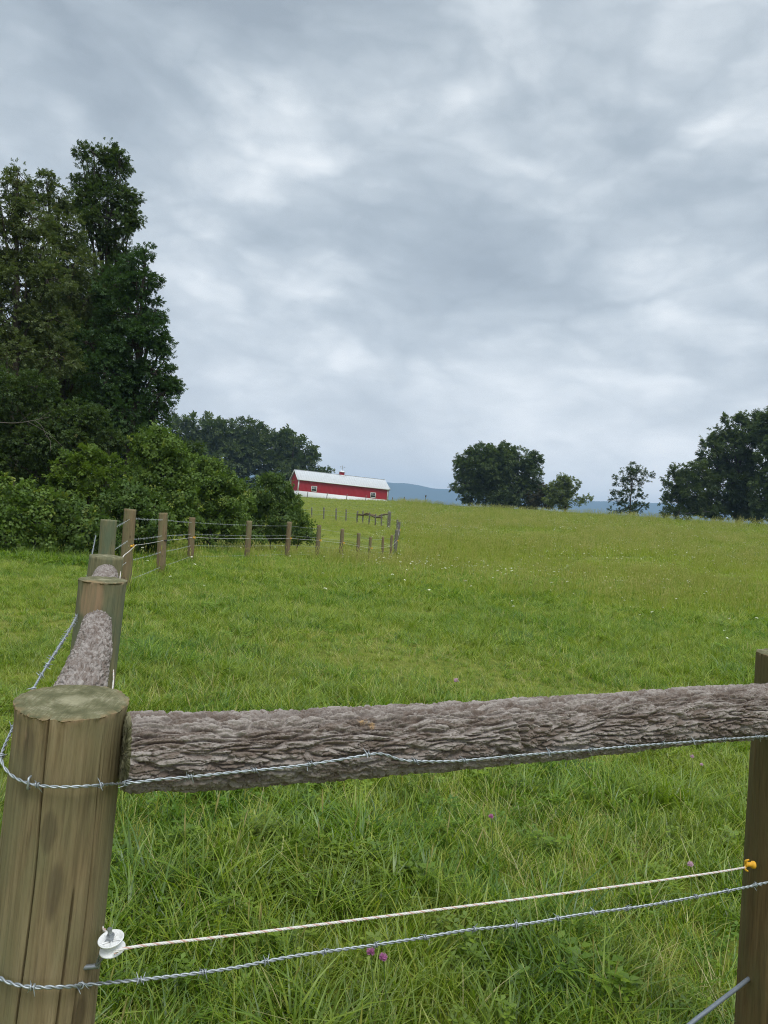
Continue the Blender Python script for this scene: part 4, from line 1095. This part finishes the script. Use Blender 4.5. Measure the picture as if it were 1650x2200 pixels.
def lathe(mb, prof, sides, R, c, mi=0):
    prof = np.asarray(prof); th = np.arange(sides) * 2 * PI / sides
    V = np.stack([prof[:, None, 0] * np.cos(th), prof[:, None, 0] * np.sin(th), np.repeat(prof[:, 1:2], sides, 1)], -1).reshape(-1, 3)
    mb.add(V @ np.asarray(R).T + c, grid_faces(len(prof), sides), mi)
axr = np.array([-.14, -.22, .95]); axr /= np.linalg.norm(axr); RR = np.array(rot_to(axr))
mb = MB()
lathe(mb, [(.0042, .006), (.018, .0065), (.0222, .0085), (.0235, .0115), (.0225, .0125), (.019, .0095), (.0165, .0075), (.0105, .0035), (.0100, 0), (.0105, -.0035), (.0165, -.007), (.0225, -.009), (.0235, -.011), (.021, -.0125), (.004, -.0125)], 40, RR, rc)
for q in range(5):
    a = q * 2 * PI / 5; d = RR @ np.array([math.cos(a), math.sin(a), 0]); mb.tube([rc + axr * .0075 + d * .004, rc + axr * .0095 + d * .0205], [.0016, .0016], 6)
reel = adopt(mb.build('reel_insulator', M['white_plastic'], None, True), 'corner')
mb = MB(); mb.tube([rc - axr * .02, rc + axr * .033], [.0042, .0042], 10); mb.tube([rc + axr * .014, rc + axr * .0205], [.0072, .0072], 6)
bo = mb.build('bolt', M['bolt'], None, False); bo.parent = reel
mb = MB()
pe = at(205, 2078, 1.452)
for sg in (-1, 1):
    mb.tube(smooth_path([rc + axr * .013 * sg, rc + axr * .013 * sg * .9 - [.012, 0, .012], pe], 8), .0024, 6)
mb.tube([pe + [.006, 0, .003], pe - [.03, 0, .004]], [.005, .005], 8)
bo = mb.build('bracket', M['bolt'], None, True); bo.parent = reel

def claw(mb, c, s, side=-1.0):
    """nail-on claw insulator: a flanged body, two horns holding the rope and a nail"""
    R = np.array(Matrix.Rotation(side * PI / 2, 3, 'Y'))
    lathe(mb, [(.0005, -.2 * s), (.33 * s, -.2 * s), (.40 * s, -.12 * s), (.38 * s, .12 * s), (.26 * s, .22 * s), (.22 * s, .55 * s), (.31 * s, .66 * s), (.30 * s, .8 * s), (.12 * s, .88 * s), (.0005, .9 * s)], 14, R, c)
    for sg in (-1, 1):
        p0 = c + np.array([side * .75 * s, -.05 * s, sg * .14 * s]); p1 = c + np.array([side * .95 * s, -.22 * s, sg * .42 * s]); p2 = c + np.array([side * .62 * s, -.3 * s, sg * .62 * s])
        mb.tube(smooth_path([p0, p1, p2], 6), np.linspace(.15 * s, .08 * s, 6), 7)
mb = MB(); claw(mb, at(1618, 1858, 2.30), .028); adopt(mb.build('claw_insulator', M['yellow'], None, True), 'right')
for key, kx in ((0, 1), (1, 1), (2, 1), (4, 1), (5, 1), (6, 1), (8, 1), (11, 1), (12, 1)):
    top, foot, r, _, _ = POSTS[key]
    c = foot + (top - foot) * .56 + np.array([r * .8, -r * .55, 0])
    mb = MB(); claw(mb, c, .055 if key < 5 else .075, 1.0)
    adopt(mb.build('claw_insulator', M['dark_plastic'] if key == 1 else M['yellow'], None, True), key)

# long wires of the line fence
keys = ['fourth'] + list(range(14))
def line_wire(label, frac, r, side, cat='fence wire', mat='wire_pale', name='fence_wire', start=0, barbs=True):
    pts = []
    for k in keys[start:]:
        top, foot, rr, _, _ = POSTS[k]
        p = foot + (top - foot) * (1 - frac)
        pts.append(p + np.array([rr * .5 * (1 if side < 0 else -.2), side * (rr + .006), 0]))
    P = []
    for a, b in zip(pts[:-1], pts[1:]):
        L = np.linalg.norm(b - a)
        for u in np.linspace(0, 1, 7)[:-1]:
            q = a * (1 - u) + b * u; q = q.copy(); q[2] -= .012 * L * u * (1 - u); P.append(q)
    P.append(pts[-1]); P = np.array(P)
    mb = MB(); mb.tube(P, np.interp(P[:, 1], [10, 45, 60], [r, r * 1.5, r * 1.8]), 5)
    if barbs:
        s = np.concatenate([[0], np.cumsum(np.linalg.norm(np.diff(P, axis=0), axis=1))])
        for x in np.arange(.1, min(s[-1], 16), .16):
            q = np.array([np.interp(x, s, P[:, i]) for i in range(3)]); a = random.uniform(0, PI)
            d = np.array([math.cos(a) * .3, .2, math.sin(a) + .3]); mb.tube([q - d * .018, q + d * .018], [.0022, .0022], 4)
    o = mb.build(name, M[mat], None, True, origin=P[0]); tag(o, label, cat, 'wires strung along the line posts'); return o
line_wire('top barbed wire along the line posts, just below their tops', .11, .0022, 1)
line_wire('second wire along the line posts, just above the white rope', .37, .0022, 1)
line_wire('third wire along the line posts, below the white rope', .63, .0020, 1)
line_wire('lowest wire along the line posts, close to the grass', .87, .0019, 1)
line_wire('thin white electric rope along the line posts from the first yellow insulator', .44, .0036, -1, 'rope', 'rope', 'electric_rope', 1, False)
for fr, lab in ((.25, 'upper thin wire of the far cross fence'), (.62, 'lower thin wire of the far cross fence')):
    P = [POSTS[100 + k][1] + (POSTS[100 + k][0] - POSTS[100 + k][1]) * (1 - fr) + [0, -.1, 0] for k in range(12)]
    mb = MB(); mb.tube(np.array(P), .006, 5); o = mb.build('fence_wire', M['wire_pale'], None, True, origin=P[0]); tag(o, lab, 'fence wire', 'thin wires of the far cross fence')
# brace cable low on the right
P = smooth_path([at(1650, 2068, 2.40), at(1592, 2116, 2.30), at(1535, 2160, 2.22), at(1470, 2212, 2.14), at(1350, 2330, 2.0)], 60)
mb = MB(); mb.tube(P, .0062, 10); o = mb.build('brace_cable', M['cable'], None, True, origin=P[0]); tag(o, 'dull grey brace cable slanting down from the right post at the bottom of the photo', 'cable')

# ------------------------------------------------------------------ red barn
def ribbed(name, col, col2):
    t = NT(name); p = t.coord(kind='Object'); f = t.noise(p, .6, 4); f2 = t.noise(t.coord((1, 1, .1)), 9, 3)
    c = t.mix(f, col, col2); c = t.mix(t.math('MULTIPLY', f2, .25), c, tuple(x * .8 for x in col)); return t.bsdf(c, .45, 0, spec=.4)
M['barn_red'] = ribbed('red_ribbed_steel', (.34, .014, .024), (.41, .020, .032))
M['barn_white'] = ribbed('white_painted_steel', (.70, .71, .70), (.80, .80, .79))
M['barn_roof'] = ribbed('pale_metal_roof', (.46, .48, .49), (.56, .575, .58))
M['pane'] = plain('dark_window_glass', (.035, .045, .05), .08, 0, .1, 2)
aB = math.radians(18); A = np.array([-20., 175.]); ZB = 5.72
LX = np.array([math.cos(aB), math.sin(aB), 0]); LY = np.array([-math.sin(aB), math.cos(aB), 0])
LB, WB, HW, HR, WAIN = 21.5, 9.0, 3.6, 2.15, .9
barn = empty('barn', (A[0], A[1], ZB)); barn.rotation_euler = (0, 0, aB)
tag(barn, 'long red metal barn with a pale roof, white base and cupola on the hill', 'barn')
def ribs(x0, x1, y_of, axis, z0f, z1f, mb, pitch=.3, d=.03):
    prof = []
    x = x0
    while x < x1 - 1e-6:
        for du, dd in ((0, 0), (.22, 0), (.235, d), (.275, d), (.29, 0)):
            if x + du < x1: prof.append((x + du, dd))
        x += pitch
    prof.append((x1, 0)); n = len(prof); V = []
    for top in (0, 1):
        for u, dd in prof:
            z = z1f(u) if top else z0f(u)
            V.append((u, y_of - dd, z) if axis == 'x' else ((y_of - dd) if axis == 'y' else (y_of + dd), u, z))
    mb.add(V, np.array([[k, k + 1, n + k + 1, n + k] for k in range(n - 1)]))
gz = lambda y: HW + HR * (1 - abs(y - WB / 2) / (WB / 2))
mb = MB()
ribs(0, LB, 0, 'x', lambda u: WAIN, lambda u: HW, mb)
ribs(0, LB, WB, 'x', lambda u: WAIN, lambda u: HW, mb, d=-.03)
for xx, axn in ((0, 'y'), (LB, 'z')):
    ribs(0, WB / 2, xx, axn, lambda u: WAIN, gz, mb); ribs(WB / 2, WB, xx, axn, lambda u: WAIN, gz, mb)
mb.build('wall', M['barn_red'], barn)
mb = MB()
mb.box((LB / 2, -.0, WAIN / 2 - .75), (LB + .08, .10, WAIN + 1.5)); mb.box((LB / 2, WB, WAIN / 2 - .75), (LB + .08, .10, WAIN + 1.5))
mb.box((0, WB / 2, WAIN / 2 - .75), (.10, WB - .1, WAIN + 1.5)); mb.box((LB, WB / 2, WAIN / 2 - .75), (.10, WB - .1, WAIN + 1.5))
mb.build('base_panel', M['barn_white'], barn)
ov, oe = .45, .4
th_ = math.atan2(HR, WB / 2)
roof_mb = MB()
for sg in (-1, 1):
    y0 = WB / 2; y1 = WB / 2 + sg * (WB / 2 + ov); z1 = HW - ov * math.tan(th_); z0 = HW + HR + .02
    xs_ = []; x = -oe
    while x < LB + oe:
        xs_ += [(x, 0), (x + .5, 0), (x + .52, .03), (x + .56, .03), (x + .58, 0)]; x += .6
    xs_ = [q for q in xs_ if q[0] < LB + oe] + [(LB + oe, 0)]
    n = len(xs_); V = []
    for lay in (.10, 0):
        for yy, zz in ((y0, z0), (y1, z1)):
            for x, dd in xs_: V.append((x, yy, zz + lay + (dd if lay else 0)))
    F = [[k, k + 1, n + k + 1, n + k] for k in range(n - 1)] + [[2 * n + k, 2 * n + k + 1, 3 * n + k + 1, 3 * n + k] for k in range(n - 1)] + [[n + k, n + k + 1, 3 * n + k + 1, 3 * n + k] for k in range(n - 1)] + [[0, n, 3 * n, 2 * n], [n - 1, 2 * n - 1, 4 * n - 1, 3 * n - 1]]
    roof_mb.add(V, np.array(F))
roof_mb.box((LB / 2, WB / 2, HW + HR + .14), (LB + 2 * oe, .3, .05))
roof = roof_mb.build('roof', M['barn_roof'], barn)
mb = MB()
for x in (0, LB):
    for y in (0, WB): mb.box((x, y, (HW + WAIN) / 2), (.26, .26, HW - WAIN - .01))
for x in (-oe, LB + oe):
    for sg in (-1, 1):
        yc = WB / 2 + sg * (WB / 2 + ov) / 2; zc = HW + HR / 2 - ov * math.tan(th_) / 2 + .0
        mb.box((x, yc, zc), (.06, (WB / 2 + ov) / math.cos(th_), .24), Matrix.Rotation(-sg * th_, 3, 'X'))
mb.box((LB / 2, -ov, HW - ov * math.tan(th_) + .02), (LB + 2 * oe, .08, .20))
mb.build('trim', M['barn_white'], barn)
mb = MB(); mb.box((LB + .3, -ov - .05, HW - .15), (.16, .16, .5)); mb.tube([[LB + .16, -.16, HW - .3], [LB + .16, -.16, .1]], [.06, .06], 8); mb.build('downspout', M['bolt'], barn, True)
for xc in (3.7, 17.93):
    zc, ww, hw = 1.70, 1.30, 1.24
    f = MB()
    for dx, dz, sx, sz in ((-ww / 2 + .06, 0, .13, hw), (ww / 2 - .06, 0, .13, hw), (0, hw / 2 - .06, ww - .26, .13), (0, -hw / 2 + .06, ww - .26, .14), (0, 0, ww - .26, .08)):
        f.box((xc + dx, -.05, zc + dz), (sx, .10, sz))
    fo = f.build('window', M['barn_white'], barn)
    mb = MB(); mb.box((xc, -.035, zc), (ww - .2, .01, hw - .2)); mb.build('pane', M['pane'], fo)
    mb = MB()
    for dx in (-.17, .17): mb.box((xc + dx, -.058, zc + .29), (.03, .02, .46))
    mb.box((xc, -.055, zc + .29), (ww - .27, .015, .03)); mb.build('grille', M['barn_white'], fo)
cu = 11.07
zr_ = HW + HR
mb = MB(); mb.box((cu, WB / 2, zr_ + .25), (1.05, 1.05, .95)); cup = mb.build('cupola', M['barn_red'], barn)
mb = MB(); mb.box((cu, WB / 2, zr_ - .12), (1.16, 1.16, .36)); mb.build('cupola_base', M['barn_white'], cup)
mb = MB()
for k in range(5): mb.box((cu, WB / 2 - .53, zr_ + .3 + k * .09), (.7, .03, .035), Matrix.Rotation(.5, 3, 'X'))
mb.build('louvre', M['barn_red'], cup)
mb = MB(); e_ = .72; zc = zr_ + .725
mb.add([(cu - e_, WB / 2 - e_, zc), (cu + e_, WB / 2 - e_, zc), (cu + e_, WB / 2 + e_, zc), (cu - e_, WB / 2 + e_, zc), (cu - e_ * .5, WB / 2 - e_ * .5, zc + .3), (cu + e_ * .5, WB / 2 - e_ * .5, zc + .3), (cu + e_ * .5, WB / 2 + e_ * .5, zc + .3), (cu - e_ * .5, WB / 2 + e_ * .5, zc + .3), (cu, WB / 2, zc + .42)],
       [np.array([[3, 2, 1, 0], [0, 1, 5, 4], [1, 2, 6, 5], [2, 3, 7, 6], [3, 0, 4, 7]]), np.array([[4, 5, 8], [5, 6, 8], [6, 7, 8], [7, 4, 8]])])
mb.build('cupola_roof', M['barn_white'], cup)
mb = MB(); mb.tube([[cu, WB / 2, zc + .3], [cu, WB / 2, zc + 1.6]], [.06, .05], 6); mb.box((cu, WB / 2, zc + .95), (.7, .04, .04)); mb.box((cu, WB / 2, zc + 1.25), (1.0, .03, .05))
mb.add([(cu + .5, WB / 2 - .015, zc + 1.12), (cu + .75, WB / 2, zc + 1.25), (cu + .5, WB / 2 - .015, zc + 1.38), (cu - .5, WB / 2 + .015, zc + 1.1), (cu - .5, WB / 2 + .015, zc + 1.4), (cu - .25, WB / 2, zc + 1.25)], [np.array([[0, 1, 2], [3, 5, 4]])])
mb.build('weathervane', M['bolt'], cup)
# pale tank beside the left gable
tk = at(615.5, 1060, 172); tk[2] = Hs(tk[0], tk[1])
root = empty('water_tank', tk); tag(root, 'small white tank with a dark lid at the left gable of the barn', 'tank')
mb = MB(); lathe(mb, [(.01, -.2), (.42, -.2), (.46, .05), (.46, 1.35), (.40, 1.48), (.01, 1.5)], 20, np.eye(3), np.zeros(3)); mb.build('body', M['barn_white'], root, True)
mb = MB(); lathe(mb, [(.01, 1.50), (.2, 1.50), (.2, 1.58), (.01, 1.58)], 14, np.eye(3), np.zeros(3)); mb.build('lid', M['bolt'], root)

# ------------------------------------------------------------------ clover heads in the grass
def hit(px, py, h):
    lo_, hi = 1.3, 90.
    for _ in range(50):
        m = (lo_ + hi) / 2; p = at(px, py, m)
        if p[2] - Hs(p[0], p[1]) > h: lo_ = m
        else: hi = m
    return at(px, py, lo_)
M['clover'] = plain('pink_clover_petals', (.50, .19, .36), .7, 0, .25, 300)
M['clover_pale'] = plain('pale_clover_petals', (.62, .42, .50), .7, 0, .2, 300)
for px, py, h, r, mt, lab in ((1055, 1755, .26, .011, 'clover', 'bright magenta clover flower in the middle of the grass below the log rail'), (796, 2046, .28, .012, 'clover', 'pink clover flower just under the lower barbed wire, left one of two'), (823, 2058, .28, .012, 'clover', 'pink clover flower just under the lower barbed wire, right one of two'),
                              (1487, 1626, .26, .012, 'clover_pale', 'dusky pink clover flower just below the rail near the right post, higher one'), (1507, 1643, .25, .010, 'clover_pale', 'dusky pink clover flower just below the rail near the right post, lower one'), (1483, 1858, .27, .012, 'clover_pale', 'pale pink clover flower just above the rope near the yellow insulator'),
                              (980, 1463, .26, .020, 'clover_pale', 'pink flower head in the grass above the log rail')):
    p = hit(px, py, h); g0 = np.array([p[0] + .02, p[1] + .02, Hs(p[0], p[1]) - .01])
    root = empty('clover_flower', g0); tag(root, lab, 'flower', 'pink clover flowers in the near grass')
    mb = MB(); mb.tube(smooth_path([g0, (g0 + p) / 2 + [.012, 0, 0], p], 7), .0014, 5); mb.build('stem', M['stalk'], root, True, origin=g0)
    mb = MB()
    for q in range(90):
        u = random.uniform(-.5, 1); a = random.uniform(0, 2 * PI); c_2 = math.sqrt(max(0, 1 - u * u)); d = np.array([c_2 * math.cos(a), c_2 * math.sin(a), u])
        mb.tube([p + d * r * .2, p + d * r * .75, p + d * r * random.uniform(1.0, 1.3) + [0, 0, r * .2]], [r * .1, r * .14, r * .03], 4, False)
    mb.build('flower_head', M[mt], root, True, origin=g0)

# orange trumpet blossoms showing in the hedge
p = at(522, 1056, 31.5)
mb = MB()
for k in range(9):
    c = p + rng.normal(0, 1, 3) * [.025, .02, .025]; d = rng.normal(size=3) + [0, -1.2, .2]; d /= np.linalg.norm(d)
    mb.tube([c, c + d * .03, c + d * .05], [.005, .009, .02], 7, False)
M['orange'] = plain('orange_petals', (.75, .30, .06), .7, 0, .2, 40)
o = mb.build('trumpet_blossoms', M['orange'], None, True, origin=p); tag(o, 'small cluster of orange blossoms glowing in the hedge left of the peaked vine mound', 'blossom')

# ------------------------------------------------------------------ haze
mb = MB(); mb.box((0, 2950, 165), (18400, 9300, 480))
t = NT('valley_haze'); v = t.n('ShaderNodeVolumePrincipled')
v.inputs['Color'].default_value = (.48, .72, 1.0, 1); v.inputs['Density'].default_value = 2.1e-4; v.inputs['Anisotropy'].default_value = 0.0
t.l(v.outputs[0], t.out.inputs['Volume']); t.m.cycles.homogeneous_volume = True
o = mb.build('haze', t.m); tag(o, 'thin blue haze in the air over the valley', 'haze', kind='stuff')

# ------------------------------------------------------------------ sky, sun, camera
SUN_EL, SUN_AZ = math.radians(58), math.radians(150)   # azimuth from +Y towards +X
w = bpy.data.worlds.new('World'); SC.world = w; w.use_nodes = True
T = w.node_tree; T.nodes.clear()
class WN(NT):
    def __init__(s): s.t = T; s.out = T.nodes.new('ShaderNodeOutputWorld')
k = WN()
sky = k.n('ShaderNodeTexSky'); sky.sky_type = 'NISHITA'; sky.sun_disc = False; sky.sun_elevation = SUN_EL; sky.sun_rotation = SUN_AZ
bg1 = k.n('ShaderNodeBackground'); bg1.inputs['Strength'].default_value = .10; k.l(sky.outputs[0], bg1.inputs[0])
gen = k.n('ShaderNodeTexCoord').outputs['Generated']
sx = k.n('ShaderNodeSeparateXYZ'); k.l(gen, sx.inputs[0])
zc = k.math('MAXIMUM', sx.outputs['Z'], 0.0)
zd = k.math('ADD', zc, .13)
cx = k.n('ShaderNodeCombineXYZ'); k.l(k.math('DIVIDE', sx.outputs['X'], zd), cx.inputs[0]); k.l(k.math('DIVIDE', sx.outputs['Y'], zd), cx.inputs[1])
pl = cx.outputs[0]
na = k.noise(pl, 1.15, 9, .52, .55); nb = k.noise(pl, .5, 5, .5, .4); nc = k.noise(pl, 3.2, 7, .6, .8)
sq = k.n('ShaderNodeVectorMath', operation='MULTIPLY'); k.l(gen, sq.inputs[0]); sq.inputs[1].default_value = (1, 1, 2.1)
n3d = k.noise(sq.outputs[0], 3.4, 10, .53, .5); n3f = k.noise(sq.outputs[0], 9, 8, .55, .5)
wn = k.n('ShaderNodeTexNoise'); k.l(sq.outputs[0], wn.inputs['Vector']); wn.inputs['Scale'].default_value = 4.5; wn.inputs['Detail'].default_value = 5
wv = k.n('ShaderNodeVectorMath', operation='MULTIPLY_ADD'); k.l(wn.outputs['Color'], wv.inputs[0]); wv.inputs[1].default_value = (.34, .34, .34); k.l(sq.outputs[0], wv.inputs[2])
vo = k.n('ShaderNodeTexVoronoi', feature='F1'); k.l(wv.outputs[0], vo.inputs['Vector']); vo.inputs['Scale'].default_value = 4.6; vo.inputs['Detail'].default_value = 2; vo.inputs['Roughness'].default_value = .55; vo.inputs['Lacunarity'].default_value = 2.2
lump = k.math('SUBTRACT', .62, vo.outputs['Distance'])
band = k.math('EXPONENT', k.math('MULTIPLY', k.math('POWER', k.math('DIVIDE', k.math('SUBTRACT', sx.outputs['Z'], .145), .075), 2.0), -1.0))
val = k.math('ADD', k.math('MULTIPLY', na, .26), k.math('MULTIPLY', nb, .22))
val = k.math('ADD', val, k.math('MULTIPLY', lump, .34))
val = k.math('ADD', val, k.math('MULTIPLY', band, .075))
val = k.math('ADD', val, k.math('MULTIPLY', n3d, .52))
val = k.math('ADD', val, k.math('MULTIPLY', k.math('SUBTRACT', n3f, .5), .20))
val = k.math('ADD', val, k.math('MULTIPLY', k.math('SUBTRACT', nc, .5), .10))
def blob(px, py, amp, deg):
    global val
    d = ray(px, py); d = d / np.linalg.norm(d)
    dt = k.n('ShaderNodeVectorMath', operation='DOT_PRODUCT'); k.l(gen, dt.inputs[0]); dt.inputs[1].default_value = tuple(d)
    kk = 1 / (math.radians(deg) ** 2)
    e = k.math('EXPONENT', k.math('MULTIPLY', k.math('SUBTRACT', dt.outputs['Value'], 1), kk))
    val = k.math('ADD', val, k.math('MULTIPLY', e, amp))
for b in ((440, 390, .13, 4.5), (250, 190, .06, 5), (800, 230, .07, 5), (60, 300, .10, 6), (1580, 80, .09, 6), (1300, 880, .13, 7), (800, 900, .06, 5), (500, 840, .08, 4), (1430, 330, .06, 5), (700, 500, .03, 4),
          (120, 60, -.07, 6), (560, 60, -.08, 6), (1080, 190, -.10, 6), (340, 245, -.05, 2.5), (620, 560, -.04, 5), (1000, 480, .05, 5), (1200, 620, -.06, 5), (900, 610, .03, 3), (1480, 720, -.06, 5), (1350, 470, .04, 4), (870, 790, -.06, 5), (560, 730, .05, 4), (300, 240, -.07, 3), (760, 965, -.14, 2.6), (1000, 760, -.04, 6)):
    blob(*b)
col = k.ramp(val, [(.14, (.33, .378, .425)), (.30, (.415, .470, .518)), (.42, (.515, .570, .615)), (.52, (.640, .690, .728)), (.63, (.785, .825, .853)), (.76, (.92, .94, .95))])
hz = k.math('POWER', k.math('SUBTRACT', 1.0, zc, clamp=True), 9)
col = k.mix(k.math('MULTIPLY', hz, .7), col, (1.85, 1.70, 1.56))
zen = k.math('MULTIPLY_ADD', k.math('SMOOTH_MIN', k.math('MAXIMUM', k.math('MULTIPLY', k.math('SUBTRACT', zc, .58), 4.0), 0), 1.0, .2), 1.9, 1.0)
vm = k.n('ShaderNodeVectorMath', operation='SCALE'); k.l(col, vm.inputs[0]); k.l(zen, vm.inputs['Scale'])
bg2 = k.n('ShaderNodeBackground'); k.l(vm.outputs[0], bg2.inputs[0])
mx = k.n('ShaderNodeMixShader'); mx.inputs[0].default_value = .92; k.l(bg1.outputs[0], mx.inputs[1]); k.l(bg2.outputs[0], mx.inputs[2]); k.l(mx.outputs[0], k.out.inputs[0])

sd = bpy.data.lights.new('sun', 'SUN'); sd.energy = 1.5; sd.angle = math.radians(25); sd.color = (1, .965, .91)
so = link(bpy.data.objects.new('sun', sd)); so.location = (0, 0, 40)
dv = Vector((math.cos(SUN_EL) * math.sin(SUN_AZ), math.cos(SUN_EL) * math.cos(SUN_AZ), math.sin(SUN_EL)))
so.rotation_euler = dv.to_track_quat('Z', 'Y').to_euler()

cd = bpy.data.cameras.new('camera'); cam = link(bpy.data.objects.new('camera', cd))
cd.sensor_fit = 'VERTICAL'; cd.sensor_height = 36; cd.lens = 27; cd.clip_start = .05; cd.clip_end = 30000
m = Matrix(((CR[0], CU[0], -FW[0], 0), (CR[1], CU[1], -FW[1], 0), (CR[2], CU[2], -FW[2], EYE), (0, 0, 0, 1)))
cam.matrix_world = m
SC.camera = cam
SC.view_settings.view_transform = 'Standard'; SC.view_settings.look = 'None'; SC.view_settings.gamma = 1; SC.view_settings.exposure = .25
SC.cycles.max_bounces = 6; SC.cycles.diffuse_bounces = 3; SC.cycles.transmission_bounces = 4; SC.cycles.glossy_bounces = 2; SC.cycles.transparent_max_bounces = 4; SC.cycles.volume_bounces = 0
SC.cycles.use_adaptive_sampling = True; SC.cycles.adaptive_threshold = .015
SC.cycles.use_denoising = True
SC.cycles.denoising_prefilter = 'NONE'
SC.cycles.denoising_input_passes = 'RGB_ALBEDO_NORMAL'
SC.cycles.filter_width = 1.1
